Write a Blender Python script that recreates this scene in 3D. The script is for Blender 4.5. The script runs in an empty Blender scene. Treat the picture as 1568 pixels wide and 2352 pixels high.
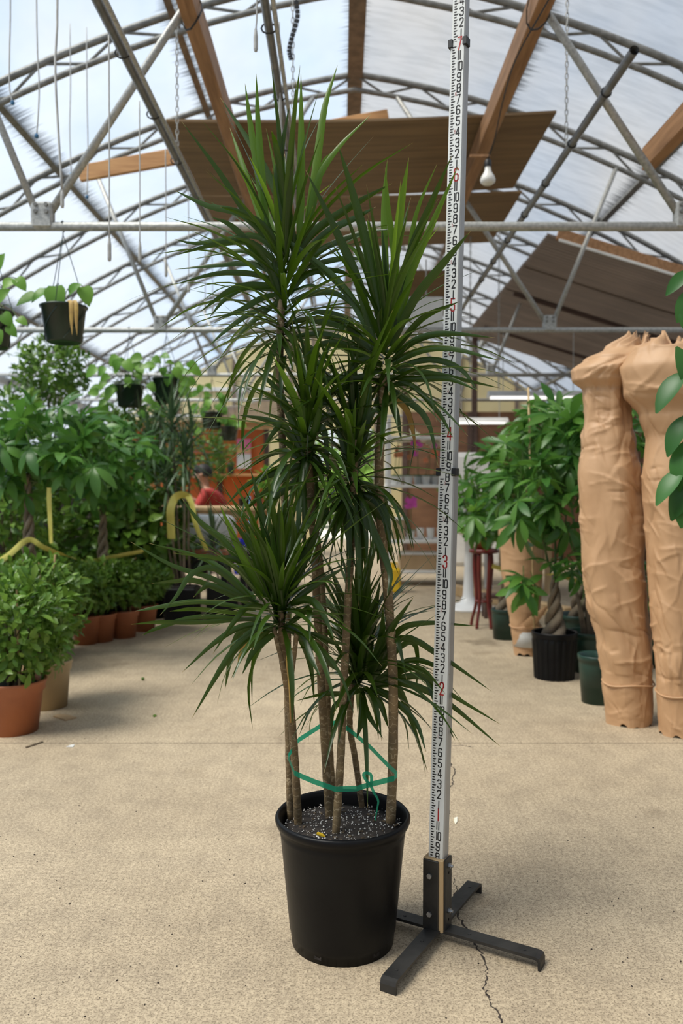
import bpy, math, random
import numpy as np
from mathutils import Vector, Matrix, noise

# ------------------------------------------------------------------ camera, sky, sun, exposure
SC = bpy.context.scene
COL = SC.collection
F = 1900.0                     # focal length in pixels of the 1568x2352 frame
CX, CY = 784.0, 1176.0
PITCH = math.radians(1.6)
CAMZ = 1.09
cam_d = bpy.data.cameras.new('camera')
cam = bpy.data.objects.new('camera', cam_d); COL.objects.link(cam)
cam.location = (0, 0, CAMZ)
cam.rotation_euler = (math.radians(90) - PITCH, 0, 0)
cam_d.sensor_fit = 'VERTICAL'; cam_d.sensor_height = 36.0
cam_d.lens = 36.0 * F / 2352.0
cam_d.clip_start = 0.02; cam_d.clip_end = 200
cam_d.dof.use_dof = True; cam_d.dof.focus_distance = 1.98; cam_d.dof.aperture_fstop = 3.6
SC.camera = cam

world = bpy.data.worlds.new('sky'); SC.world = world; world.use_nodes = True
wn, wl = world.node_tree.nodes, world.node_tree.links
wn.clear()
wo = wn.new('ShaderNodeOutputWorld'); wb = wn.new('ShaderNodeBackground')
wt = wn.new('ShaderNodeTexCoord'); wz = wn.new('ShaderNodeTexNoise'); wr = wn.new('ShaderNodeValToRGB')
wz.inputs['Scale'].default_value = 3.0; wz.inputs['Detail'].default_value = 5.0; wz.inputs['Roughness'].default_value = 0.55
wr.color_ramp.elements[0].position = 0.36; wr.color_ramp.elements[0].color = (0.50, 0.70, 1.0, 1)
wr.color_ramp.elements[1].position = 0.60; wr.color_ramp.elements[1].color = (0.97, 0.98, 1.0, 1)
wl.new(wt.outputs['Generated'], wz.inputs['Vector']); wl.new(wz.outputs['Fac'], wr.inputs['Fac'])
wl.new(wr.outputs['Color'], wb.inputs['Color']); wl.new(wb.outputs['Background'], wo.inputs['Surface'])
wb.inputs['Strength'].default_value = 0.86

sun_d = bpy.data.lights.new('sun_offscreen', 'SUN'); sun_d.energy = 7.0; sun_d.angle = math.radians(30); sun_d.color = (1.0, 0.94, 0.84)
sun = bpy.data.objects.new('sun_offscreen', sun_d); COL.objects.link(sun)
sun.rotation_euler = (math.radians(12), math.radians(-30), 0)

SC.view_settings.view_transform = 'Standard'; SC.view_settings.look = 'None'
SC.view_settings.gamma = 1.0; SC.view_settings.use_curve_mapping = False
SC.view_settings.exposure = 0.06
SC.cycles.max_bounces = 7; SC.cycles.diffuse_bounces = 4; SC.cycles.glossy_bounces = 2; SC.cycles.transmission_bounces = 3; SC.cycles.transparent_max_bounces = 8; SC.cycles.caustics_reflective = False; SC.cycles.caustics_refractive = False

# ------------------------------------------------------------------ helpers
R = random.Random(7)
cp, sp = math.cos(PITCH), math.sin(PITCH)
def at(px, py, Y):
    u = (px - CX) / F; v = (py - CY) / F
    t = Y / (cp - v * sp)
    return Vector((t * u, Y, CAMZ + t * (-sp - v * cp)))
def at_z(px, py, z):
    u = (px - CX) / F; v = (py - CY) / F
    t = (z - CAMZ) / (-sp - v * cp)
    return Vector((t * u, t * (cp - v * sp), z))
def ground(px, py): return at_z(px, py, 0.0)

def mesh_obj(name, verts, faces, mat, parent=None, smooth=False, uvs=None, kind=None):
    me = bpy.data.meshes.new(name)
    me.from_pydata([tuple(v) for v in verts], [], faces)
    if uvs is not None:
        ul = me.uv_layers.new(name='uv')
        li = np.empty(len(me.loops), dtype=np.int32); me.loops.foreach_get('vertex_index', li)
        ul.data.foreach_set('uv', np.asarray(uvs, dtype=np.float32)[li].ravel())
    if smooth: me.polygons.foreach_set('use_smooth', [True] * len(me.polygons))
    me.materials.append(mat); me.update()
    o = bpy.data.objects.new(name, me); COL.objects.link(o)
    if parent is not None: o.parent = parent
    if kind: o['kind'] = kind
    return o
def link(name, me, parent, M):
    o = bpy.data.objects.new(name, me); COL.objects.link(o); o.parent = parent
    o.matrix_local = M
    return o
def thing(name, label, cat, loc=(0, 0, 0), group=None):
    o = bpy.data.objects.new(name, None); COL.objects.link(o)
    o.location = loc; o['label'] = label; o['category'] = cat; o.empty_display_size = 0.05
    if group: o['group'] = group
    return o
def tag(o, label, cat, group=None):
    o['label'] = label; o['category'] = cat
    if group: o['group'] = group
    return o
def struct(name, loc=(0, 0, 0)):
    o = bpy.data.objects.new(name, None); COL.objects.link(o); o.location = loc; o['kind'] = 'structure'; return o

class MB:
    def __init__(s): s.v = []; s.f = []
    def add(s, v, f):
        n = len(s.v); s.v += [Vector(p) for p in v]; s.f += [tuple(i + n for i in q) for q in f]; return s
    def box(s, c, size, M=None):
        x, y, z = size[0] / 2, size[1] / 2, size[2] / 2
        v = [Vector((a * x, b * y, d * z)) for a in (-1, 1) for b in (-1, 1) for d in (-1, 1)]
        if M is not None: v = [M @ p for p in v]
        c = Vector(c); v = [p + c for p in v]
        return s.add(v, [(0, 1, 3, 2), (4, 6, 7, 5), (0, 4, 5, 1), (2, 3, 7, 6), (0, 2, 6, 4), (1, 5, 7, 3)])
    def bbox(s, c, size, b, M=None):      # chamfered box
        x, y, z = size[0] / 2, size[1] / 2, size[2] / 2; b = min(b, x * .9, y * .9, z * .9)
        v = []; 
        for (zz, ins) in ((-z, b), (-z + b, 0), (z - b, 0), (z, b)):
            X, Y = x - ins, y - ins
            v += [Vector(p) for p in ((-X + b, -Y, zz), (X - b, -Y, zz), (X, -Y + b, zz), (X, Y - b, zz), (X - b, Y, zz), (-X + b, Y, zz), (-X, Y - b, zz), (-X, -Y + b, zz))]
        f = [tuple(range(7, -1, -1)), tuple(range(24, 32))]
        for r in range(3):
            for i in range(8): j = (i + 1) % 8; f.append((r * 8 + i, r * 8 + j, r * 8 + 8 + j, r * 8 + 8 + i))
        if M is not None: v = [M @ p for p in v]
        c = Vector(c); return s.add([p + c for p in v], f)
    def tube(s, pts, r, n=8, cap=True):
        pts = [Vector(p) for p in pts]; m = len(pts)
        rs = r if isinstance(r, (list, tuple)) else [r] * m
        v = []; up = None
        for i, p in enumerate(pts):
            t = (pts[min(i + 1, m - 1)] - pts[max(i - 1, 0)])
            t = t.normalized() if t.length > 1e-9 else Vector((0, 0, 1))
            if up is None: up = Vector((0, 0, 1)) if abs(t.z) < .9 else Vector((1, 0, 0))
            a = t.cross(up)
            if a.length < 1e-4: a = t.orthogonal()
            a.normalize(); b = a.cross(t); up = b
            for k in range(n):
                q = 2 * math.pi * k / n; v.append(p + rs[i] * (math.cos(q) * a + math.sin(q) * b))
        f = []
        for i in range(m - 1):
            for k in range(n): j = (k + 1) % n; f.append((i * n + k, i * n + j, i * n + n + j, i * n + n + k))
        if cap: f += [tuple(range(n - 1, -1, -1)), tuple((m - 1) * n + k for k in range(n))]
        return s.add(v, f)
    def lathe(s, prof, n=32, c=(0, 0, 0), ripple=None):
        c = Vector(c); v = []
        for (r, z) in prof:
            for k in range(n):
                q = 2 * math.pi * k / n; rr = r * (1 + (ripple(q, z) if ripple else 0))
                v.append(c + Vector((rr * math.cos(q), rr * math.sin(q), z)))
        f = []
        for i in range(len(prof) - 1):
            for k in range(n): j = (k + 1) % n; f.append((i * n + k, i * n + j, i * n + n + j, i * n + n + k))
        if prof[0][0] > 1e-5: f.append(tuple(range(n - 1, -1, -1)))
        return s.add(v, f)
    def disc(s, c, r, n=24):
        c = Vector(c); return s.add([c + Vector((r * math.cos(2 * math.pi * k / n), r * math.sin(2 * math.pi * k / n), 0)) for k in range(n)], [tuple(range(n))])
    def build(s, name, mat, parent=None, smooth=False, kind=None): return mesh_obj(name, s.v, s.f, mat, parent, smooth, kind=kind)

def smooth_path(pts, n):
    pts = [Vector(p) for p in pts]
    if len(pts) == 2: return [pts[0].lerp(pts[1], i / (n - 1)) for i in range(n)]
    P = [2 * pts[0] - pts[1]] + pts + [2 * pts[-1] - pts[-2]]
    out = []; m = len(pts) - 1
    for i in range(n):
        t = i / (n - 1) * m; k = min(int(t), m - 1); t -= k
        a, b, c, d = P[k], P[k + 1], P[k + 2], P[k + 3]
        out.append(0.5 * ((2 * b) + (c - a) * t + (2 * a - 5 * b + 4 * c - d) * t * t + (3 * b - a - 3 * c + d) * t ** 3))
    return out

# ------------------------------------------------------------------ materials
def new_mat(name):
    m = bpy.data.materials.new(name); m.use_nodes = True; n = m.node_tree.nodes; n.clear()
    o = n.new('ShaderNodeOutputMaterial'); p = n.new('ShaderNodeBsdfPrincipled')
    m.node_tree.links.new(p.outputs[0], o.inputs[0]); return m, n, m.node_tree.links, p, o
def pm(name, c1, c2=None, scale=8, rough=.6, metal=0, bump=0, bscale=None, stretch=(1, 1, 1), spec=.5, coord='Object', detail=4, p0=.35, p1=.65):
    m, n, l, p, o = new_mat(name)
    p.inputs['Roughness'].default_value = rough; p.inputs['Metallic'].default_value = metal
    p.inputs['Specular IOR Level'].default_value = spec
    tc = n.new('ShaderNodeTexCoord'); mp = n.new('ShaderNodeMapping'); mp.inputs['Scale'].default_value = stretch
    l.new(tc.outputs[coord], mp.inputs['Vector'])
    if c2 is None: c2 = tuple(x * .82 for x in c1)
    nz = n.new('ShaderNodeTexNoise'); nz.inputs['Scale'].default_value = scale; nz.inputs['Detail'].default_value = detail
    l.new(mp.outputs[0], nz.inputs['Vector'])
    cr = n.new('ShaderNodeValToRGB'); e = cr.color_ramp.elements
    e[0].position = p0; e[0].color = (*c2, 1); e[1].position = p1; e[1].color = (*c1, 1)
    l.new(nz.outputs['Fac'], cr.inputs['Fac']); l.new(cr.outputs[0], p.inputs['Base Color'])
    if bump:
        nb = n.new('ShaderNodeTexNoise'); nb.inputs['Scale'].default_value = bscale or scale * 4; nb.inputs['Detail'].default_value = 6
        l.new(mp.outputs[0], nb.inputs['Vector'])
        b = n.new('ShaderNodeBump'); b.inputs['Strength'].default_value = bump; b.inputs['Distance'].default_value = .01
        l.new(nb.outputs['Fac'], b.inputs['Height']); l.new(b.outputs[0], p.inputs['Normal'])
    return m
def leaf_mat(name, c1, c2, trans=.3, rough=.38, stripe=None, tcol=None):
    m, n, l, p, o = new_mat(name)
    oi = n.new('ShaderNodeObjectInfo'); ge = n.new('ShaderNodeNewGeometry')
    ad = n.new('ShaderNodeMath'); ad.operation = 'ADD'; fr = n.new('ShaderNodeMath'); fr.operation = 'FRACT'
    l.new(oi.outputs['Random'], ad.inputs[0]); l.new(ge.outputs['Random Per Island'], ad.inputs[1]); l.new(ad.outputs[0], fr.inputs[0])
    mx = n.new('ShaderNodeMix'); mx.data_type = 'RGBA'
    mx.inputs[6].default_value = (*c1, 1); mx.inputs[7].default_value = (*c2, 1)
    l.new(fr.outputs[0], mx.inputs[0]); col = mx.outputs[2]
    if stripe:
        uv = n.new('ShaderNodeTexCoord'); sx = n.new('ShaderNodeSeparateXYZ'); l.new(uv.outputs['UV'], sx.inputs[0])
        # fine long veins
        w = n.new('ShaderNodeMath'); w.operation = 'SINE'; mu = n.new('ShaderNodeMath'); mu.operation = 'MULTIPLY'; mu.inputs[1].default_value = 38.0
        l.new(sx.outputs[0], mu.inputs[0]); l.new(mu.outputs[0], w.inputs[0])
        ma = n.new('ShaderNodeMath'); ma.operation = 'MULTIPLY_ADD'; ma.inputs[1].default_value = .22; ma.inputs[2].default_value = .22
        l.new(w.outputs[0], ma.inputs[0])
        m2 = n.new('ShaderNodeMix'); m2.data_type = 'RGBA'; m2.inputs[7].default_value = (*stripe, 1)
        l.new(ma.outputs[0], m2.inputs[0]); l.new(col, m2.inputs[6])
        # dry brown tip
        tp = n.new('ShaderNodeMapRange'); tp.inputs[1].default_value = .955; tp.inputs[2].default_value = .99
        l.new(sx.outputs[1], tp.inputs[0])
        m3 = n.new('ShaderNodeMix'); m3.data_type = 'RGBA'; m3.inputs[7].default_value = (.42, .30, .13, 1)
        l.new(tp.outputs[0], m3.inputs[0]); l.new(m2.outputs[2], m3.inputs[6]); col = m3.outputs[2]
    l.new(col, p.inputs['Base Color']); p.inputs['Roughness'].default_value = rough; p.inputs['Specular IOR Level'].default_value = .42
    tr = n.new('ShaderNodeBsdfTranslucent'); ms = n.new('ShaderNodeMixShader'); ms.inputs[0].default_value = trans
    if tcol: tr.inputs[0].default_value = (*tcol, 1)
    else: l.new(col, tr.inputs[0])
    l.new(p.outputs[0], ms.inputs[1]); l.new(tr.outputs[0], ms.inputs[2]); l.new(ms.outputs[0], o.inputs[0])
    return m

M = {}
def floor_mat():
    m, n, l, p, o = new_mat('concrete')
    tc = n.new('ShaderNodeTexCoord')
    def nz(scale, detail=4, stretch=(1, 1, 1), rot=0):
        mp = n.new('ShaderNodeMapping'); mp.inputs['Scale'].default_value = stretch; mp.inputs['Rotation'].default_value = (0, 0, rot)
        l.new(tc.outputs['Object'], mp.inputs[0]); t = n.new('ShaderNodeTexNoise'); t.inputs['Scale'].default_value = scale; t.inputs['Detail'].default_value = detail
        l.new(mp.outputs[0], t.inputs['Vector']); return t.outputs['Fac']
    def ramp(f, a, ca, b, cb):
        r = n.new('ShaderNodeValToRGB'); e = r.color_ramp.elements; e[0].position = a; e[0].color = (*ca, 1); e[1].position = b; e[1].color = (*cb, 1)
        l.new(f, r.inputs[0]); return r.outputs[0]
    def mul(a, b, f=1.0):
        x = n.new('ShaderNodeMix'); x.data_type = 'RGBA'; x.blend_type = 'MULTIPLY'; x.inputs[0].default_value = f
        l.new(a, x.inputs[6]); l.new(b, x.inputs[7]); return x.outputs[2]
    base = ramp(nz(1.6, 5), .30, (.435, .350, .243), .70, (.52, .425, .30))
    mott = ramp(nz(9, 4), .30, (.88, .875, .87), .60, (1.04, 1.035, 1.02))
    spk = ramp(nz(230, 2), .36, (.42, .40, .38), .50, (1, 1, 1))
    grain = ramp(nz(90, 3), .34, (.72, .71, .70), .62, (1.1, 1.1, 1.1))
    broom = ramp(nz(60, 2, (1, .06, 1), .25), .3, (.95, .945, .94), .6, (1.02, 1.02, 1.02))
    stain = ramp(nz(2.6, 6), .62, (1, 1, 1), .78, (.62, .59, .56))
    col = mul(mul(mul(mul(mul(base, mott), spk, .8), grain, .8), broom), stain)
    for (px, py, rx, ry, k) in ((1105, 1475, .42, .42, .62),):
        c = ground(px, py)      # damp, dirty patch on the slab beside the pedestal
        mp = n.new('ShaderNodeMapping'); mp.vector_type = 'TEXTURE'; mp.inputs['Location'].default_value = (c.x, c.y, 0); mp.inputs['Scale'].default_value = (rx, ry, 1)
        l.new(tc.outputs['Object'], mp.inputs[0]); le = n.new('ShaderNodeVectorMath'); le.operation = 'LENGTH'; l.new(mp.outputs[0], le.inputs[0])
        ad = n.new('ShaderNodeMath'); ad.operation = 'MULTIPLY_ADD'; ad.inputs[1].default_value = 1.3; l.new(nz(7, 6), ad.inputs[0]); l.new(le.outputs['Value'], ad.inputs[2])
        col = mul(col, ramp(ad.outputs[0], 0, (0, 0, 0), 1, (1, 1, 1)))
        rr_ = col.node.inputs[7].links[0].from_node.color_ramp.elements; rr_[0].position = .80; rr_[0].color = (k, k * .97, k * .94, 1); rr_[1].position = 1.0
    l.new(col, p.inputs['Base Color']); p.inputs['Roughness'].default_value = .82; p.inputs['Specular IOR Level'].default_value = .35
    b = n.new('ShaderNodeBump'); b.inputs['Strength'].default_value = .35; b.inputs['Distance'].default_value = .004
    l.new(nz(160, 4), b.inputs['Height']); l.new(b.outputs[0], p.inputs['Normal'])
    return m
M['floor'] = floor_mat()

def roof_mat(name, ctrans, fac_transp, tint, wrinkle):
    m, n, l, p, o = new_mat(name)
    n.remove(p)
    tc = n.new('ShaderNodeTexCoord'); sx = n.new('ShaderNodeSeparateXYZ'); l.new(tc.outputs['Object'], sx.inputs[0])
    nz = n.new('ShaderNodeTexNoise'); nz.inputs['Scale'].default_value = 1.3; nz.inputs['Detail'].default_value = 8; nz.inputs['Roughness'].default_value = .62
    l.new(tc.outputs['Object'], nz.inputs['Vector'])
    # dirt gathered along the purlins (x = 0, 1.3, 2.6 ...), combed sideways
    pp = n.new('ShaderNodeMath'); pp.operation = 'PINGPONG'; pp.inputs[1].default_value = .65; ab = n.new('ShaderNodeMath'); ab.operation = 'ABSOLUTE'
    l.new(sx.outputs[0], ab.inputs[0]); l.new(ab.outputs[0], pp.inputs[0])
    cz = n.new('ShaderNodeTexNoise'); cz.inputs['Scale'].default_value = 1.0; cz.inputs['Detail'].default_value = 3
    mp = n.new('ShaderNodeMapping'); mp.inputs['Scale'].default_value = (1.5, 42, 1.5); l.new(tc.outputs['Object'], mp.inputs[0]); l.new(mp.outputs[0], cz.inputs['Vector'])
    wd = n.new('ShaderNodeMath'); wd.operation = 'MULTIPLY_ADD'; wd.inputs[1].default_value = -.30; wd.inputs[2].default_value = .05
    l.new(cz.outputs['Fac'], wd.inputs[0])
    ds = n.new('ShaderNodeMath'); ds.operation = 'ADD'; l.new(pp.outputs[0], ds.inputs[0]); l.new(wd.outputs[0], ds.inputs[1])
    dm = n.new('ShaderNodeMapRange'); dm.inputs[1].default_value = -.10; dm.inputs[2].default_value = .0; dm.inputs[3].default_value = .22; dm.inputs[4].default_value = 1.0
    l.new(ds.outputs[0], dm.inputs[0])
    cr = n.new('ShaderNodeValToRGB'); e = cr.color_ramp.elements
    e[0].position = .3; e[0].color = tuple(x * .80 for x in ctrans) + (1,); e[1].position = .65; e[1].color = (*ctrans, 1)
    l.new(nz.outputs['Fac'], cr.inputs[0]); col = cr.outputs[0]
    if wrinkle:
        wv = n.new('ShaderNodeTexNoise'); wv.inputs['Scale'].default_value = 1; wv.inputs['Detail'].default_value = 5
        m2 = n.new('ShaderNodeMapping'); m2.inputs['Scale'].default_value = (3.5, 16, 3.5); m2.inputs['Rotation'].default_value = (0, 0, .25)
        l.new(tc.outputs['Object'], m2.inputs[0]); l.new(m2.outputs[0], wv.inputs['Vector'])
        r2 = n.new('ShaderNodeValToRGB'); r2.color_ramp.elements[0].position = .36; r2.color_ramp.elements[0].color = (.80, .80, .79, 1); r2.color_ramp.elements[1].position = .58
        l.new(wv.outputs['Fac'], r2.inputs[0])
        mm = n.new('ShaderNodeMix'); mm.data_type = 'RGBA'; mm.blend_type = 'MULTIPLY'; mm.inputs[0].default_value = 1
        l.new(col, mm.inputs[6]); l.new(r2.outputs[0], mm.inputs[7]); col = mm.outputs[2]
    md = n.new('ShaderNodeMix'); md.data_type = 'RGBA'; md.blend_type = 'MULTIPLY'; md.inputs[0].default_value = 1
    l.new(col, md.inputs[6]); l.new(dm.outputs[0], md.inputs[7]); col = md.outputs[2]
    tl = n.new('ShaderNodeBsdfTranslucent'); l.new(col, tl.inputs[0])
    tp = n.new('ShaderNodeBsdfTransparent')
    mt = n.new('ShaderNodeMix'); mt.data_type = 'RGBA'; mt.blend_type = 'MULTIPLY'; mt.inputs[0].default_value = 1; mt.inputs[6].default_value = (*tint, 1)
    l.new(dm.outputs[0], mt.inputs[7]); l.new(mt.outputs[2], tp.inputs[0])
    ms = n.new('ShaderNodeMixShader'); ms.inputs[0].default_value = fac_transp
    l.new(tl.outputs[0], ms.inputs[1]); l.new(tp.outputs[0], ms.inputs[2]); l.new(ms.outputs[0], o.inputs[0])
    return m
M['roof_clear'] = roof_mat('clear_roof_film', (.38, .47, .58), .66, (.96, .985, 1.0), False)
M['roof_white'] = roof_mat('whitewashed_roof_film', (.30, .305, .305), .40, (.95, .95, .95), True)
M['galv'] = pm('galvanised_steel', (.50, .50, .47), (.33, .33, .31), scale=60, rough=.5, metal=.35, bump=.05)
M['truss'] = pm('dull_truss_steel', (.27, .27, .255), (.17, .17, .16), scale=20, rough=.6, metal=.3)
M['rust'] = pm('brown_purlin_steel', (.26, .20, .15), (.16, .12, .09), scale=14, rough=.7)
M['dark_pipe'] = pm('grey_pipe', (.17, .175, .18), (.11, .115, .12), scale=20, rough=.32)
M['wood'] = pm('fir_beam', (.42, .225, .105), (.26, .13, .055), scale=4, rough=.65, stretch=(9, .7, 9), bump=.1, detail=8)
M['wood_or'] = pm('orange_lumber', (.62, .33, .13), (.46, .22, .08), scale=4, rough=.6, stretch=(.8, 8, 8), bump=.08)
M['ply'] = pm('old_plywood', (.245, .155, .072), (.165, .10, .045), scale=2.0, rough=.7, stretch=(.6, 9, 3), bump=.08, detail=8)
M['pine'] = pm('pale_pine', (.56, .40, .22), (.42, .28, .14), scale=3, rough=.65, stretch=(8, 8, .8))
M['white'] = pm('white_paint', (.78, .78, .76), (.66, .66, .64), scale=6, rough=.45)
M['white_plastic'] = pm('white_plastic', (.80, .80, .79), (.74, .74, .73), scale=4, rough=.3)
M['black_plastic'] = pm('black_nursery_plastic', (.007, .0075, .008), (.004, .004, .005), scale=9, rough=.40, bump=.03, bscale=40, spec=.18)
M['terra'] = pm('terracotta_plastic', (.44, .155, .065), (.33, .11, .05), scale=5, rough=.5)
M['beige'] = pm('beige_plastic', (.50, .38, .22), (.40, .30, .17), scale=4, rough=.5)
M['green_pot'] = pm('dark_green_plastic', (.016, .055, .040), (.010, .035, .026), scale=5, rough=.4)
M['basket'] = pm('hanging_pot_green', (.012, .032, .020), (.007, .018, .012), scale=6, rough=.35)
M['black_metal'] = pm('worn_black_steel', (.040, .038, .036), (.020, .020, .020), scale=18, rough=.45, metal=.3, bump=.06)
M['bolt'] = pm('zinc_bolt', (.42, .43, .45), (.30, .31, .33), scale=30, rough=.35, metal=.8)
M['soil'] = pm('potting_soil', (.035, .026, .02), (.012, .009, .008), scale=60, rough=.95, bump=.6, bscale=90)
M['perlite'] = pm('perlite', (.75, .73, .70), (.55, .53, .50), scale=30, rough=.9)
M['paper'] = pm('brown_kraft_paper', (.545, .335, .185), (.48, .285, .15), scale=5, rough=.55, bump=.10, bscale=30)
M['trunk'] = pm('grey_bark', (.24, .19, .13), (.13, .10, .07), scale=14, rough=.8, bump=.3)
M['stem_green'] = pm('green_stem', (.09, .15, .04), (.06, .09, .03), scale=10, rough=.6)
M['twig'] = pm('brown_twig', (.12, .085, .05), (.07, .05, .03), scale=10, rough=.8)
M['bamboo'] = pm('bamboo_stake', (.58, .42, .22), (.45, .31, .15), scale=12, rough=.6)
M['tape_y'] = pm('yellow_tape', (.72, .66, .17), (.56, .50, .11), scale=9, rough=.4)
M['ink'] = pm('black_ink', (.012, .012, .014), (.010, .010, .011), scale=4, rough=.5)
M['red_ink'] = pm('red_ink', (.42, .018, .018), (.36, .014, .014), scale=4, rough=.5)
M['rod'] = pm('white_rod_enamel', (.74, .76, .75), (.69, .71, .70), scale=3, rough=.35)
M['rod_side'] = pm('grey_rod_alloy', (.42, .43, .44), (.36, .37, .38), scale=10, rough=.4, metal=.4)
M['string'] = pm('white_cord', (.50, .50, .48), (.40, .40, .38), scale=30, rough=.6)
M['blue_tip'] = pm('blue_emitter', (.03, .14, .28), (.02, .10, .22), scale=10, rough=.4)
M['orange'] = pm('orange_painted_plywood', (.72, .20, .045), (.60, .15, .03), scale=2, rough=.6, stretch=(1, 1, .4))
M['yellow_wall'] = pm('yellow_wall_panel', (.74, .64, .36), (.62, .52, .27), scale=1.2, rough=.7)
M['brown_ply'] = pm('brown_plywood_wall', (.23, .115, .058), (.15, .07, .035), scale=2, rough=.7, stretch=(1, 1, 4))
M['dark_wall'] = pm('dark_backdrop', (.022, .024, .018), (.012, .013, .01), scale=4, rough=.9)  # near black, so the added knee wall reads as deep shade
M['red_wood'] = pm('red_lacquer', (.16, .022, .016), (.11, .014, .011), scale=7, rough=.3)
M['dark_wood'] = pm('dark_brown_wood', (.10, .06, .045), (.07, .04, .03), scale=5, rough=.5, stretch=(.6, 4, 4))
M['shirt'] = pm('red_shirt', (.42, .045, .035), (.33, .03, .025), scale=12, rough=.85)
M['skin'] = pm('skin', (.46, .25, .16), (.40, .21, .13), scale=6, rough=.55)
M['hair'] = pm('dark_hair', (.016, .012, .010), (.008, .007, .006), scale=30, rough=.6)
M['jeans'] = pm('dark_trousers', (.03, .035, .05), (.02, .022, .03), scale=12, rough=.85)
M['blue'] = pm('blue_plastic', (.012, .03, .50), (.01, .02, .40), scale=5, rough=.35)
M['lightblue'] = pm('light_blue_plastic', (.16, .42, .75), (.12, .34, .66), scale=5, rough=.4)
M['sack'] = pm('white_woven_sack', (.70, .71, .70), (.56, .57, .57), scale=6, rough=.7, bump=.3, bscale=14)
M['card'] = pm('cardboard', (.46, .32, .18), (.38, .26, .14), scale=5, rough=.8)
M['yellow'] = pm('yellow_plastic', (.75, .50, .02), (.66, .42, .015), scale=5, rough=.4)
M['pink'] = pm('pink_print', (.80, .20, .38), (.72, .50, .16), scale=5, rough=.6, p0=.42, p1=.5)
M['orchid_pink'] = pm('orchid_magenta', (.70, .10, .50), (.55, .06, .38), scale=30, rough=.5)
M['orchid_white'] = pm('orchid_white', (.82, .80, .70), (.72, .70, .50), scale=30, rough=.5)
M['orchid_or'] = pm('orchid_orange', (.72, .28, .12), (.60, .18, .08), scale=30, rough=.5)
M['outdoor'] = pm('outdoor_paving', (.55, .52, .46), (.45, .43, .38), scale=2, rough=.9)
M['dry_leaf'] = pm('dry_yellow_leaf', (.50, .34, .08), (.34, .20, .06), scale=20, rough=.6)
M['crack'] = pm('crack_dirt', (.06, .045, .035), (.03, .022, .018), scale=40, rough=.95)
M['label_paper'] = pm('printed_label', (.75, .72, .66), (.25, .32, .45), scale=14, rough=.5, p0=.42, p1=.5)
M['bulb'] = pm('frosted_bulb', (.80, .79, .75), (.76, .75, .71), scale=4, rough=.25)
def clear_tape():
    m, n, l, p, o = new_mat('green_film_tape')
    p.inputs['Base Color'].default_value = (.0, .22, .135, 1); p.inputs['Roughness'].default_value = .3
    t = n.new('ShaderNodeBsdfTranslucent'); t.inputs[0].default_value = (.03, .55, .36, 1)
    tp = n.new('ShaderNodeBsdfTransparent'); tp.inputs[0].default_value = (.15, .75, .52, 1)
    a = n.new('ShaderNodeMixShader'); a.inputs[0].default_value = .5; b = n.new('ShaderNodeMixShader'); b.inputs[0].default_value = .25
    l.new(p.outputs[0], a.inputs[1]); l.new(t.outputs[0], a.inputs[2]); l.new(a.outputs[0], b.inputs[1]); l.new(tp.outputs[0], b.inputs[2]); l.new(b.outputs[0], o.inputs[0]); return m
M['tape_g'] = clear_tape()
def cane_mat():
    m, n, l, p, o = new_mat('ringed_cane')
    tc = n.new('ShaderNodeTexCoord'); w = n.new('ShaderNodeTexWave'); w.bands_direction = 'Z'; w.wave_profile = 'SAW'
    w.inputs['Scale'].default_value = 17; w.inputs['Distortion'].default_value = 7.0; w.inputs['Detail'].default_value = 1.5; w.inputs['Detail Scale'].default_value = 4.0
    l.new(tc.outputs['Object'], w.inputs['Vector'])
    r = n.new('ShaderNodeValToRGB'); e = r.color_ramp.elements; e[0].position = .80; e[0].color = (.165, .120, .066, 1); e[1].position = .97; e[1].color = (.33, .27, .18, 1)
    l.new(w.outputs['Fac'], r.inputs[0])
    nz = n.new('ShaderNodeTexNoise'); nz.inputs['Scale'].default_value = 30; nz.inputs['Detail'].default_value = 4; l.new(tc.outputs['Object'], nz.inputs['Vector'])
    r2 = n.new('ShaderNodeValToRGB'); r2.color_ramp.elements[0].position = .3; r2.color_ramp.elements[0].color = (.6, .58, .55, 1); r2.color_ramp.elements[1].position = .68; r2.color_ramp.elements[1].color = (1.25, 1.2, 1.1, 1)
    l.new(nz.outputs['Fac'], r2.inputs[0]); mx = n.new('ShaderNodeMix'); mx.data_type = 'RGBA'; mx.blend_type = 'MULTIPLY'; mx.inputs[0].default_value = 1
    oi = n.new('ShaderNodeObjectInfo'); mr = n.new('ShaderNodeMapRange'); mr.inputs[3].default_value = .8; mr.inputs[4].default_value = 1.35; l.new(oi.outputs['Random'], mr.inputs[0])
    m2 = n.new('ShaderNodeMix'); m2.data_type = 'RGBA'; m2.blend_type = 'MULTIPLY'; m2.inputs[0].default_value = 1
    l.new(r.outputs[0], mx.inputs[6]); l.new(r2.outputs[0], mx.inputs[7]); l.new(mx.outputs[2], m2.inputs[6]); l.new(mr.outputs[0], m2.inputs[7])
    l.new(m2.outputs[2], p.inputs['Base Color']); p.inputs['Roughness'].default_value = .7
    b = n.new('ShaderNodeBump'); b.inputs['Strength'].default_value = .5; b.inputs['Distance'].default_value = .003; l.new(w.outputs['Fac'], b.inputs['Height']); l.new(b.outputs[0], p.inputs['Normal'])
    return m
M['cane'] = cane_mat()
M['drac'] = leaf_mat('dracaena_leaf', (.012, .036, .004), (.026, .060, .006), .17, .29, stripe=(.048, .092, .013), tcol=(.13, .25, .010))
M['drac_young'] = leaf_mat('dracaena_young_leaf', (.036, .100, .008), (.065, .145, .012), .38, .32, stripe=(.13, .24, .03), tcol=(.26, .44, .025))
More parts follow.
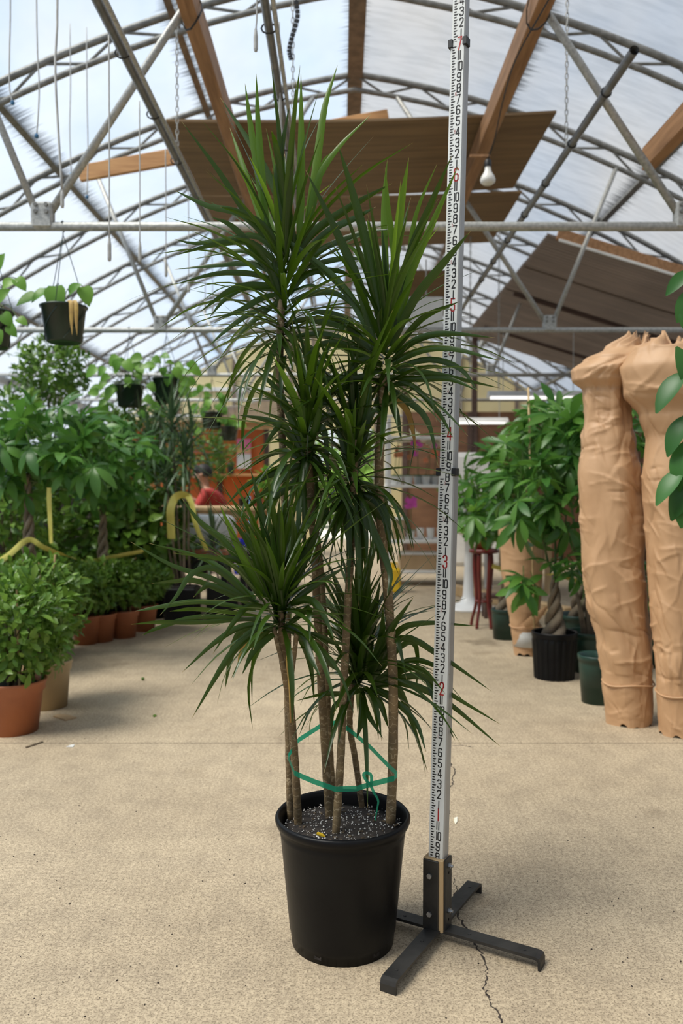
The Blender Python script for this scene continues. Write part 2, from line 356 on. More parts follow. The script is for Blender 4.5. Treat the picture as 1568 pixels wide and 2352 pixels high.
M['drac_bg'] = leaf_mat('background_dracaena_leaf', (.05, .10, .04), (.10, .17, .08), .2, .38)
M['citrus'] = leaf_mat('citrus_leaf', (.075, .175, .022), (.19, .32, .05), .34, .32)
M['citrus_dk'] = M['citrus']
M['pachira'] = leaf_mat('pachira_leaf', (.045, .15, .026), (.13, .29, .045), .38, .34)
M['pachira_lt'] = M['pachira']
M['pothos'] = leaf_mat('pothos_leaf', (.13, .32, .035), (.22, .42, .06), .44, .36)
M['hedge'] = leaf_mat('outdoor_hedge_leaf', (.13, .26, .035), (.24, .38, .07), .4, .5)
M['fig'] = leaf_mat('glossy_edge_leaf', (.035, .13, .025), (.06, .19, .04), .30, .38)

# ------------------------------------------------------------------ the greenhouse shell
XC = .118                       # ridge line
HW = 4.78                       # half width
D1, DS = 4.40, 1.42             # nearest tied truss and arch spacing
END = 17.6                      # end wall
def roof_z(u): u = abs(u); return 4.70 - .14 * u - .065 * u * u
def roof_n(u):
    s = -(.14 + .13 * abs(u)) * (1 if u > 0 else -1 if u < 0 else 0)
    return Vector((-s, 0, 1)).normalized()

fl = struct('floor')
JY = 3.52                       # joint between the two concrete slabs
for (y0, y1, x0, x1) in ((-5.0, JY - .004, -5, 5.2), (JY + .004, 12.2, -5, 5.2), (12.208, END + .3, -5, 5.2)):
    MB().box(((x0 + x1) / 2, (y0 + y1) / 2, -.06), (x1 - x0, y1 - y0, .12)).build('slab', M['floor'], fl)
MB().box((0, 6, -.07), (10.2, 23, .12)).build('joint_bed', M['crack'], fl)
def crack(pts, w):
    v = []; f = []
    P = smooth_path([ground(*p) for p in pts], len(pts) * 9)
    for i, p in enumerate(P):
        j = Vector((R.uniform(-1, 1) * .006, R.uniform(-1, 1) * .004, 0)); ww = w * R.uniform(.25, 1.3) * min(1, 4 * i / len(P) + .2)
        v += [p + j + Vector((-ww, 0, .0006)), p + j + Vector((ww, 0, .0006))]
        if i: k = 2 * i; f.append((k - 2, k - 1, k + 1, k))
    mesh_obj('crack', v, f, M['crack'], fl)
crack([(1030, 1716), (1026, 1740), (1042, 1768), (1038, 1800), (1022, 1840), (1030, 1862), (1022, 1900), (1024, 1960)], .0026)
crack([(1030, 2000), (1046, 2040), (1042, 2080), (1070, 2130), (1090, 2165), (1118, 2215), (1112, 2265), (1128, 2300), (1150, 2352)], .0024)
crack([(1030, 1714), (1060, 1712), (1090, 1716), (1180, 1714)], .006)

out = mesh_obj('outdoor_ground', [(-20, END + .3, -.03), (20, END + .3, -.03), (20, 60, -.03), (-20, 60, -.03)], [(0, 1, 2, 3)], M['outdoor']); out['kind'] = 'structure'

ce = struct('ceiling', (XC, 0, 0))
NU = 10
def roof_strip(y0, y1, side, mat):
    v = []; f = []
    for i in range(NU + 1):
        u = side * HW * i / NU
        for y in (y0, y1): v.append((u, y, roof_z(u) + .02))
    for i in range(NU): k = 2 * i; f.append((k, k + 1, k + 3, k + 2))
    return mesh_obj('roof_panel', v, f, mat, ce, smooth=True)
arch_ys = [D1 + DS * k for k in range(-6, 10)]
edges = [arch_ys[0] - .9] + arch_ys + [END]
for a, b in zip(edges[:-1], edges[1:]):
    roof_strip(a, b, -1, M['roof_clear']); roof_strip(a, b, 1, M['roof_white'])

Y0 = edges[0]
def wall_side(name, x, mat):
    w = struct(name)
    z1 = roof_z(HW) + .03
    n = 9
    for k in range(n):
        a = Y0 + (END - Y0) * k / n; b = Y0 + (END - Y0) * (k + 1) / n
        mesh_obj('film_panel', [(x, a, 1.25), (x, b, 1.25), (x, b, z1), (x, a, z1)], [(0, 1, 2, 3)], mat, w)
    MB().box((x, (Y0 + END) / 2, .62), (.06, END - Y0, 1.28)).build('backdrop_knee_wall', M['dark_wall'], w)  # added dark backdrop, keeps daylight out of the gaps between plants
    MB().box((x, (Y0 + END) / 2, z1), (.12, END - Y0, .1)).build('gutter', M['galv'], w)
wall_side('wall_left', XC - HW, M['roof_clear']); wall_side('wall_right', XC + HW, M['roof_white'])
wf = struct('wall_front')
for k in range(6):
    a = XC - HW + 2 * HW * k / 6; b = a + 2 * HW / 6
    mesh_obj('film_panel', [(a, Y0, 0), (b, Y0, 0), (b, Y0, roof_z(b - XC)), (a, Y0, roof_z(a - XC))], [(0, 1, 2, 3)], M['roof_white'], wf)

# end wall with yellow panels and a doorway
wb_ = struct('wall_back')
DX0, DX1, DZ = -.60, .72, 2.36
xs = [XC - HW + 2 * HW * k / 8 for k in range(9)]
cuts = sorted(set([x for x in xs if not (DX0 - .3 < x < DX1 + .3)] + [DX0, DX1]))
for a, b in zip(cuts[:-1], cuts[1:]):
    z0 = DZ if (a >= DX0 - 1e-6 and b <= DX1 + 1e-6) else 0
    za, zb = roof_z(a - XC), roof_z(b - XC)
    g = .01
    mb = MB(); mb.add([(a + g, END, z0), (b - g, END, z0), (b - g, END, zb), (a + g, END, za), (a + g, END + .04, z0), (b - g, END + .04, z0), (b - g, END + .04, zb), (a + g, END + .04, za)],
                      [(0, 1, 2, 3), (7, 6, 5, 4), (0, 4, 5, 1), (1, 5, 6, 2), (2, 6, 7, 3), (3, 7, 4, 0)])
    mb.build('wall_panel', M['yellow_wall'], wb_)
for x in cuts: MB().box((x, END - .03, roof_z(x - XC) / 2), (.07, .06, roof_z(x - XC))).build('stud', M['rust'], wb_)
for z in (1.3, 2.42, 3.2): MB().box((XC - (HW + 0) / 2 - .18, END - .02, z), (HW - .6, .06, .08)).build('rail', M['white'], wb_)

# arched trusses -------------------------------------------------
def arch_pts(off, n=29):
    P = []
    for i in range(n):
        u = -HW + 2 * HW * i / (n - 1); q = Vector((u, 0, roof_z(u))) - roof_n(u) * off; P.append(q)
    return P
NW = 34
arch_src = None; tie_src = None
def make_arch(y, tied):
    global arch_src, tie_src
    lab = 'plain arched steel truss with zigzag web bars under the translucent roof film'
    grp = 'roof arches without tie bar'
    if tied: lab, grp = 'arched steel roof truss with a straight tie bar and W braces, behind the plywood loft', 'roof arches with tie bar'
    if tied and abs(y - D1) < .01: lab, grp = 'arched steel truss whose tie bar carries the nearest green hanging basket', None
    if tied and y < D1 - .1: lab, grp = 'arched steel truss with tie bar in the bay over the tall potted dracaena', 'tied roof arches over the aisle front'
    t = thing('roof_arch', lab, 'roof truss', (XC, y, 0), grp)
    src = tie_src if tied else arch_src
    if src is None:
        MB().tube(arch_pts(.035), .026, 6).build('upper_chord', M['truss'], t, True)
        MB().tube(arch_pts(.165), .021, 6).build('lower_chord', M['truss'], t, True)
        for i in range(NW):
            ua = -HW * .985 + 2 * HW * .985 * i / NW; ub = -HW * .985 + 2 * HW * .985 * (i + 1) / NW
            o1, o2 = (.04, .16) if i % 2 else (.16, .04)
            a = Vector((ua, 0, roof_z(ua))) - roof_n(ua) * o1; b = Vector((ub, 0, roof_z(ub))) - roof_n(ub) * o2
            MB().tube([a, b], .011, 5).build('web_bar', M['truss'], t)
        if tied:
            TZ = 2.472
            MB().tube([(-HW + .12, 0, TZ), (HW - .12, 0, TZ)], .024, 12).build('tie_bar', M['galv'], t, True)
            for s in (-1, 1):
                j = Vector((s * 1.69, 0, TZ))
                pl = MB(); pl.bbox(j + Vector((0, 0, .055)), (.115, .06, .14), .012).build('joint_plate', M['galv'], t)
                for dx in (-.035, .035):
                    for dz in (.07, .105): MB().tube([j + Vector((dx * .8, -.040, dz)), j + Vector((dx * .8, -.029, dz))], .011, 6).build('bolt_head', M['truss'], t)
                MB().tube([j + Vector((-s * .03, 0, .06)), Vector((s * .36, 0, roof_z(.36) - .17))], .021, 10).build('brace', M['galv'], t, True)
                MB().tube([j + Vector((s * .03, 0, .06)), Vector((s * 2.26, 0, roof_z(2.26) - .18))], .019, 10).build('brace', M['galv'], t, True)
            tie_src = t
        else: arch_src = t
    else:
        for c in src.children:
            o = c.copy(); COL.objects.link(o); o.parent = t
    return t
for k, y in enumerate(arch_ys): make_arch(y, (k % 2 == 0))
# purlins -----------------------------------------------------------
def purlin(u, lab, grp, mat, w):
    n = roof_n(u); c = Vector((XC + u, 0, roof_z(u))) - n * .05
    ang = math.atan2(n.x, n.z)
    rot = Matrix.Rotation(ang, 3, 'Y')
    o = MB().box((c.x, (Y0 + END) / 2, c.z), (w, END - Y0 - .1, .05), rot).build('purlin', mat)
    tag(o, lab, 'purlin', grp)
purlin(0, 'wide brown ridge purlin along the peak of the roof', None, M['rust'], .13)
for s, wd in ((-1, 'clear bluish'), (1, 'whitewashed')):
    for u in (1.3, 2.6, 3.9):
        purlin(s * u, 'thin steel purlin running lengthwise under the %s roof slope' % wd, 'purlins under the %s slope' % wd, M['rust'] if u < 2 else M['truss'], .05)

# ------------------------------------------------------------------ loft, beams, pipes overhead
BZ = 3.54
for x, lab in ((-.79, 'wooden beam under the loft without a bulb, wired to a pipe brace near the drip cords'), (1.03, 'wooden beam under the loft that carries the light bulb')):
    o = MB().bbox((x, 5.4, BZ + .075), (.085, 4.2, .15), .004).build('timber_beam', M['wood']); tag(o, lab, 'beam')
    w = MB()
    for q in range(2): w.tube([(x + .05 * math.cos(a) * 1.2, D1 + .04 * math.sin(2 * a) + .01 * q, BZ + .06 + .1 * math.sin(a)) for a in [i * math.pi / 6 for i in range(13)]], .003, 4)
    tag(w.build('tie_wire', M['black_metal']), 'thin dark wire tying the %s to its pipe brace' % ('loft beam without a bulb' if x < 0 else 'loft beam with the bulb'), 'wire')
o = MB().bbox((1.74, 4.0, 2.96), (.07, 1.5, .13), .004).build('timber_beam', M['wood']); tag(o, 'short wooden beam end resting by the outer brace above the paper-wrapped plants', 'beam')
LZ = BZ + .15
for (y0, y1, x0, x1, tilt, lab) in ((5.93, 7.40, -1.24, 1.52, .10, 'broad sagging plywood sheet forming the front of the overhead loft'), (7.42, 8.9, -1.3, 1.6, .05, 'second plywood sheet of the loft, behind the broad front sheet')):
    v = []; f = []; n = 12
    for i in range(n + 1):
        x = x0 + (x1 - x0) * i / n
        z = LZ + .0 + tilt * (i / n) * .6 - .03 * math.sin(math.pi * i / n)
        for (yy, zz) in ((y0, z), (y1, z), (y1, z + .018), (y0, z + .018)): v.append((x, yy, zz))
    for i in range(n):
        k = 4 * i
        for a, b in ((0, 1), (1, 2), (2, 3), (3, 0)): f.append((k + a, k + b, k + 4 + b, k + 4 + a))
    f += [(3, 2, 1, 0), (4 * n, 4 * n + 1, 4 * n + 2, 4 * n + 3)]
    tag(mesh_obj('plywood_sheet', v, f, M['ply']), lab, 'plywood')
a, b = at(182, 405, 7.0), at(892, 276, 7.0)
d = (b - a).normalized(); Mr = Matrix.Rotation(-math.atan2(d.z, d.x), 3, 'Y')
tag(MB().bbox((a + b) / 2 + Vector((0, 0, .02)), ((b - a).length, .045, .13), .004, Mr).build('timber_board', M['wood_or']), 'bright orange lumber board lying slanted across the loft', 'board')
tag(MB().bbox((.80, 9.0, 3.2), (.9, .02, .5), .004, Matrix.Rotation(.5, 3, 'X')).build('plywood_offcut', M['ply']), 'dark plywood offcut hanging behind the loft next to the corrugated shed roof', 'plywood')

PZ = 3.09
def pipe_thing(name, x, y0, y1, r, lab, mat, companion=None):
    t = thing(name, lab, 'pipe', (x, y0, PZ))
    MB().tube([(0, 0, 0), (0, y1 - y0, 0)], r, 14, cap=False).build('pipe', mat, t, True)
    MB().tube([(0, 0, 0), (0, y1 - y0, 0)], r * .8, 14, cap=False).build('pipe_bore', mat, t, True)
    if companion:
        MB().tube([(companion, 0, -r * .6), (companion, y1 - y0, -r * .6)], r * .55, 8).build('conduit', M['galv'], t, True)
    k = .4
    while k < y1 - y0:
        MB().tube([(0 + (r + .004) * math.cos(a) * (1.4 if companion else 1), k, (r + .004) * math.sin(a) - (.006 if companion else 0)) for a in [i * math.pi / 5 for i in range(11)]], .004, 4).build('zip_tie', M['ink'], t); k += .62
    return t
pipe_thing('hanging_pipe', 1.335, 3.83, 9.2, .022, 'grey hanging pipe with an open end, slung from a chain by the whitewashed slope', M['dark_pipe'])
pipe_thing('hanging_pipe', -1.0, 2.2, 9.4, .022, 'dark irrigation pipe hung by chain, with white drip cords along it', M['dark_pipe'], .04)
pipe_thing('hanging_pipe', -.315, 2.0, 9.0, .019, 'pale grey irrigation pipe hung above the tallest dracaena crown', M['dark_pipe'], .036)

def chain(x, y, z0, z1, lab, step=.034, r=.0032):
    mb = MB(); k = 0; z = z0
    while z < z1:
        a = []
        for i in range(9):
            q = 2 * math.pi * i / 8; lx, lz = .008 * math.cos(q), .020 * math.sin(q)
            a.append((x + (lx if k % 2 else 0), y + (0 if k % 2 else lx), z + lz))
        mb.tube(a, r, 4, cap=False); z += step; k += 1
    tag(mb.build('chain', M['galv']), lab, 'chain')
chain(-.99, 5.05, 3.07, roof_z(-1.1), 'steel chain holding the dark irrigation pipe beside the loft beam without a bulb')
chain(1.285, 4.79, 3.07, roof_z(1.17), 'steel chain holding the open-ended grey pipe')
chain(-.275, 4.75, 3.09, roof_z(-.39), 'steel chain holding the pale irrigation pipe over the tallest crown')
c = at(1080, 560, 8.66); chain(c.x, 8.66, 2.3, roof_z(c.x - XC) - .15, 'steel chain hanging in front of the corrugated shed roof', .04, .004)
c = at(1145, 780, 8.66); chain(c.x, 8.66, 2.15, roof_z(c.x - XC) - .15, 'steel chain above the long fluorescent light', .04, .004)
# punched strap hanging by the middle chain
sp_ = smooth_path([at(680, 0, 4.6), at(683, 40, 4.6), at(672, 80, 4.6), at(664, 115, 4.6), at(669, 138, 4.6)], 16); mb = MB()
for i in range(15): mb.box((sp_[i] + sp_[i + 1]) / 2, (.026, .003, (sp_[i + 1] - sp_[i]).length * .82), Matrix.Rotation(math.atan2((sp_[i + 1] - sp_[i]).x, (sp_[i + 1] - sp_[i]).z), 3, 'Y'))
mb.tube([sp_[0] + Vector((0, 0, .9)), sp_[0]], .004, 4); mb.tube(sp_, .003, 4)
tag(mb.build('punched_strap', M['black_metal']), 'black punched hanger strap dangling beside the middle chain', 'strap')

def drip(pts, Y, stick, lab, top=None, blue=False, r=.0035):
    P = [at(px, py, Y) for px, py in pts]
    if top is not None: P = [Vector((P[0].x, Y, top))] + P
    t = thing('drip_line', lab, 'drip line', P[-1], 'drip lines hanging from the roof')
    o = P[-1]
    MB().tube([p - o for p in smooth_path(P, 14)], r, 5).build('cord', M['string'], t, True)
    if blue: MB().lathe([(.004, -.012), (.011, -.008), (.011, .004), (.005, .012)], 8).build('emitter', M['blue_tip'], t)
    else: MB().lathe([(.0065, -stick), (.009, -stick + .01), (.009, -.02), (.005, .01)], 8).build('drip_stick', M['string'], t)
WL = 'white drip cord with stick weight dangling from the dark irrigation pipe'
for (px, y0, y1, Y) in ((250, 80, 552, 3.6), (320, 232, 560, 4.3), (380, 342, 600, 4.9), (432, 430, 640, 5.5), (470, 520, 690, 6.3), (487, 590, 700, 7)):
    zt = PZ; drip([(px, y0), (px + 1, (y0 + y1) // 2), (px + 1, y1)], (PZ - CAMZ) * F / (1123 - y0), .09, WL)
BL = 'thin grey drip tube ending in a blue emitter under the clear roof slope'
for (pts, Y) in (([(24, 0), (22, 120), (22, 200), (29, 236)], 4.3), ([(85, 80), (90, 190), (88, 260), (84, 312)], 4.4), ([(162, 200), (160, 300), (164, 400)], 5.6), ([(200, 230), (202, 350), (200, 452)], 5.7)):
    P0 = at(*pts[0], Y); drip(pts, Y, 0, BL, roof_z(P0.x - XC), True, .004)
drip([(132, 0), (127, 150), (134, 300), (143, 440)], 3.9, .075, 'thick white drip cord hanging in front of the pipe brace joint', roof_z(-1.4), False, .006)
drip([(590, 0), (588, 60), (587, 72)], 3.4, .08, 'short white drip stick hanging near the middle pipe', PZ + .6)
drip([(641, 60), (643, 200), (643, 230)], 4.2, .20, 'long white stick weight hanging right beside the middle pipe', PZ + .3)

# light bulb and its wire on the beam
bp = at(1120, 400, 5.35)
t = thing('light_bulb', 'white reflector light bulb hanging from the wooden loft beam', 'light bulb', bp)
MB().lathe([(.0, -.068), (.030, -.066), (.046, -.052), (.049, -.036), (.040, -.012), (.024, .014), (.019, .035), (.018, .05)], 20).build('bulb', M['bulb'], t, True)
MB().lathe([(.021, .045), (.022, .05), (.022, .085), (.012, .095), (.0, .096)], 14).build('socket', M['ink'], t, True)
wp = [Vector((0, 0, .09)), Vector((.02, -.12, .17)), Vector((.0, -.5, .24)), Vector((-.03, -1.0, .22)), Vector((.02, -1.5, .24))]
MB().tube(smooth_path(wp, 24), .004, 5).build('cord', M['ink'], t)
MB().box((-.05, 0, .115), (.13, .02, .014)).build('hanger_bar', M['wood'], t)

# corrugated shed roof inside, right-hand back corner
shed = thing('shed_roof', 'brown corrugated plastic lean-to roof with a wooden header, above the fluorescent lights', 'shed roof', (1.9, 7.7, 3.43))
M['corr'] = pm('brown_corrugated_plastic', (.21, .165, .135), (.12, .095, .08), scale=3, rough=.28, stretch=(.5, 3, 1), bump=.02)
def corr_mat():
    m = M['corr']; n = m.node_tree.nodes; l = m.node_tree.links
    o = [x for x in n if x.type == 'OUTPUT_MATERIAL'][0]; p = [x for x in n if x.type == 'BSDF_PRINCIPLED'][0]
    t = n.new('ShaderNodeBsdfTranslucent'); t.inputs[0].default_value = (.26, .20, .155, 1); ms = n.new('ShaderNodeMixShader'); ms.inputs[0].default_value = .35
    l.new(p.outputs[0], ms.inputs[1]); l.new(t.outputs[0], ms.inputs[2]); l.new(ms.outputs[0], o.inputs[0])
corr_mat()
NS = 5
for k in range(NS):
    v = []; f = []; y0 = k * .98; n = 112
    for i in range(n + 1):
        y = y0 + 1.02 * i / n; z = .026 * math.sin(2 * math.pi * y / .074) + .004 * k
        for x in (0, 1.4, 2.95): v.append((x, y, z - .30 * x - .02 * math.sin(x)))
    for i in range(n):
        for j in (0, 1): q = 3 * i + j; f.append((q, q + 1, q + 4, q + 3))
    mesh_obj('corrugated_sheet', v, f, M['corr'], shed, True)
sl = math.atan(.30)
MB().bbox((1.5, -.02, -.42), (2.95, .05, .10), .004, Matrix.Rotation(sl, 3, 'Y')).build('header_board', M['wood'], shed)
MB().bbox((1.48, -.05, -.475), (2.9, .02, .025), .004, Matrix.Rotation(sl, 3, 'Y')).build('edge_strip', M['white'], shed)
for k in (2, 4): MB().box((1.48, k * .98, -.50), (2.9, .035, .04), Matrix.Rotation(sl, 3, 'Y')).build('rafter', M['dark_wood'], shed)
for yy in (.1, 4.8): MB().box((2.9, yy, -2.16), (.08, .08, 2.6)).build('post', M['dark_wood'], shed)
for yy in (4.8,): MB().box((.1, yy, -1.75), (.08, .08, 3.36)).build('post', M['dark_wood'], shed)

def partition(name, lab, x0, x1, y, z0, z1, mat, n, post=None):
    t = thing(name, lab, 'partition', ((x0 + x1) / 2, y, 0))
    for k in range(n):
        a = x0 + (x1 - x0) * k / n; b = x0 + (x1 - x0) * (k + 1) / n
        MB().box(((a + b) / 2 - (x0 + x1) / 2, 0, (z0 + z1) / 2), (b - a - .012, .03, z1 - z0)).build('panel', mat, t)
    for k in range(n + 1):
        a = x0 + (x1 - x0) * k / n; MB().box((a - (x0 + x1) / 2, -.03, z1 / 2), (.07, .05, z1)).build('post', post or M['dark_wood'], t)
    return t
partition('plywood_partition', 'brown plywood partition wall behind the orchid rack', .95, 4.85, 12.5, 0, 2.25, M['brown_ply'], 4)
pt = partition('orange_partition', 'orange painted plywood partition with a shelf behind the person', -3.1, -1.08, 12.0, 0, 1.95, M['orange'], 3)
MB().box((.3, -.14, 1.29), (1.3, .26, .035)).build('shelf', M['wood_or'], pt)
MB().box((.3, -.2, .72), (1.3, .36, .04)).build('shelf', M['wood_or'], pt)
MB().box((0, -.08, 2.02), (2.2, .5, .03), Matrix.Rotation(-.12, 3, 'X')).build('eave_board', M['pine'], pt)
c = at(560, 1042, 11.9)
po = thing('poster', 'pink and white poster pinned to the orange partition', 'poster', c)
MB().box((0, 0, .105), (.20, .006, .21)).build('upper_sheet', M['pink'], po); MB().box((0, 0, -.11), (.20, .006, .21)).build('lower_sheet', M['white'], po)

def fluoro(px0, px1, py, Y, lab):
    a, b = at(px0, py, Y), at(px1, py, Y); c = (a + b) / 2; L = (b - a).length
    t = thing('fluorescent_light', lab, 'light fixture', c)
    mb = MB(); mb.add([(-L / 2, -.09, .0), (L / 2, -.09, .0), (L / 2, -.03, .06), (-L / 2, -.03, .06), (-L / 2, .09, 0), (L / 2, .09, 0), (L / 2, .03, .06), (-L / 2, .03, .06)], [(0, 1, 2, 3), (7, 6, 5, 4), (3, 2, 6, 7), (0, 3, 7, 4), (1, 5, 6, 2)])
    mb.build('housing', M['white'], t)
    for s in (-1, 1): MB().tube([(-L / 2 + .03, s * .04, -.005), (L / 2 - .03, s * .04, -.005)], .016, 8).build('tube', M['lamp'], t, True)
    for s in (-1, 1): MB().tube([(s * L * .35, 0, .05), (s * L * .35, 0, .7)], .004, 4).build('hanger', M['galv'], t)
m, n_, l_, p_, o_ = new_mat('fluorescent_tube'); p_.inputs['Base Color'].default_value = (.9, .9, .88, 1); p_.inputs['Emission Color'].default_value = (1, .98, .94, 1); p_.inputs['Emission Strength'].default_value = 1.0; M['lamp'] = m
fluoro(1120, 1350, 912, 8.5, 'long white fluorescent fixture above the big pachira')
fluoro(1040, 1165, 970, 10.8, 'white fluorescent fixture hanging before the brown plywood partition')

# ------------------------------------------------------------------ the tall dracaena
def ribbon(pts, w, n=11, fold=.22, twist=0.0, side=None, wprof=None):
    """pts: 3-D control points base to tip. returns verts, faces, uvs of a V-folded strap leaf"""
    P = smooth_path(pts, n); v = []; uv = []; f = []; prev = None
    for i, p in enumerate(P):
        t = i / (n - 1)
        tg = (P[min(i + 1, n - 1)] - P[max(i - 1, 0)])
        tg = tg.normalized() if tg.length > 1e-8 else Vector((0, 0, 1))
        s = side if side is not None else Vector((0, 1, 0)).cross(tg)
        s = s - tg * s.dot(tg)
        if s.length < 1e-3: s = tg.orthogonal()
        s.normalize()
        if prev is not None and s.dot(prev) < 0: s = -s
        prev = s
        nn = tg.cross(s)
        a = twist * t
        s2 = s * math.cos(a) + nn * math.sin(a); n2 = tg.cross(s2)
        ww = w * (wprof(t) if wprof else (min(1, .62 + 1.6 * t) * (1 - max(0, (t - .45) / .55) ** 1.6) + .02))
        v += [p - s2 * ww / 2 + n2 * ww * fold, p, p + s2 * ww / 2 + n2 * ww * fold]
        uv += [(0, t), (.5, t), (1, t)]
        if i:
            k = 3 * i; f += [(k - 3, k - 2, k + 1, k), (k - 2, k - 1, k + 2, k + 1)]
    return v, f, uv

POT = Vector((.003, 1.977, 0))
dr = thing('potted_dracaena', 'tall multi-cane dracaena with strap leaves in a big black nursery pot', 'potted plant', POT)
def loc(p): return Vector(p) - POT
MB().lathe([(.118, .004), (.123, .0), (.126, .03), (.128, .035), (.150, .262), (.152, .268), (.151, .272), (.1525, .283), (.160, .288), (.163, .296), (.163, .303), (.158, .309), (.153, .305), (.149, .296), (.147, .26), (.146, .25)], 56).build('nursery_pot', M['black_plastic'], dr, True)
for a in (-2.05, -.9, .4, 1.7, 2.8):
    MB().box((.1225 * math.cos(a), .1225 * math.sin(a), .022), (.004, .018, .022), Matrix.Rotation(a, 3, 'Z')).build('drain_hole', M['soil'], dr)
SZ = .272
MB().lathe([(.148, SZ), (.10, SZ + .004), (.05, SZ + .003), (0, SZ + .005)], 40).build('soil', M['soil'], dr, True)
mb = MB()
for i in range(560):
    a = R.uniform(0, 6.283); r = .146 * math.sqrt(R.random()); s = R.choice((.0009, .0012, .0016, .0024))
    mb.add([Vector((r * math.cos(a), r * math.sin(a), SZ + .005)) + Vector(q) * s for q in ((1, 0, 0), (-1, 0, 0), (0, 1, 0), (0, -1, 0), (0, 0, 1.2), (0, 0, -1))],
           [(0, 2, 4), (2, 1, 4), (1, 3, 4), (3, 0, 4), (2, 0, 5), (1, 2, 5), (3, 1, 5), (0, 3, 5)])
mb.build('perlite', M['perlite'], dr, kind='stuff')
mb = MB()
for i in range(60):
    a = R.uniform(0, 6.283); r = .140 * math.sqrt(R.random()); s = R.uniform(.004, .009)
    mb.box((r * math.cos(a), r * math.sin(a), SZ + .005), (s, s * .6, s * .35), Matrix.Rotation(R.uniform(0, 3), 3, 'Z') @ Matrix.Rotation(R.uniform(-.5, .5), 3, 'X'))
mb.build('bark_chips', M['twig'], dr, kind='stuff')

HD = {'h1': 2.06, 'h2': 2.00, 'h3': 1.95, 'h4': 1.97, 'h5': 1.86, 'h6': 2.05}
def cane(base, pts, ytop, r, r2=None):
    b = at_z(base[0], base[1], SZ - .012); m = len(pts)
    P = [b] + [at(px, py, b.y + (ytop - b.y) * (i + 1) / m) for i, (px, py) in enumerate(pts)]
    P = smooth_path([loc(p) for p in P], 46); r2 = r2 or r * .85
    rs = [(r + (r2 - r) * i / 45) * (1 + .045 * math.sin(i * 2.1 + r * 900) + .03 * R.uniform(-1, 1)) for i in range(46)]
    MB().tube(P, rs, 12).build('cane', M['cane'], dr, True); return P[-1]
cane((667, 1893), [(663, 1700), (660, 1550), (658, 1300), (650, 1050), (642, 870), (646, 690)], HD['h1'], .0092, .0095)
cane((685, 1905), [(677, 1750), (666, 1620), (655, 1550), (648, 1500), (645, 1400)], HD['h5'], .0100, .0085)
cane((668, 1600), [(665, 1540), (668, 1500), (676, 1450)], HD['h5'], .006, .006) if False else None
cane((757, 1888), [(747, 1730), (737, 1560), (728, 1400), (722, 1260), (712, 1120), (706, 1000)], HD['h3'], .0105, .009)
cane((768, 1880), [(757, 1700), (750, 1560), (742, 1380), (728, 1230), (700, 1090), (690, 900)], 2.03, .0075, .007)
cane((770, 1927), [(782, 1740), (788, 1600), (798, 1400), (806, 1250), (812, 1120), (816, 1010)], HD['h4'], .0098, .0085)
cane((833, 1866), [(815, 1740), (803, 1670), (806, 1600), (815, 1500)], HD['h6'], .0078, .008)
cane((896, 1903), [(902, 1740), (902, 1560), (892, 1380), (876, 1220), (870, 1080), (876, 960), (880, 860)], HD['h2'], .0122, .0105)
# side shoots of the low head
for pts in ([(668, 1560), (676, 1500), (682, 1440)], [(655, 1545), (640, 1490), (628, 1440)]):
    MB().tube(smooth_path([loc(at(px, py, 1.86)) for px, py in pts], 8), .0055, 8).build('side_shoot', M['cane'], dr, True)
MB().tube(smooth_path([loc(at(px, py, 1.83)) for px, py in [(672, 1490), (658, 1510), (664, 1580), (667, 1660)]], 12), .0018, 5).build('dry_stalk', M['dry_leaf'], dr, True)

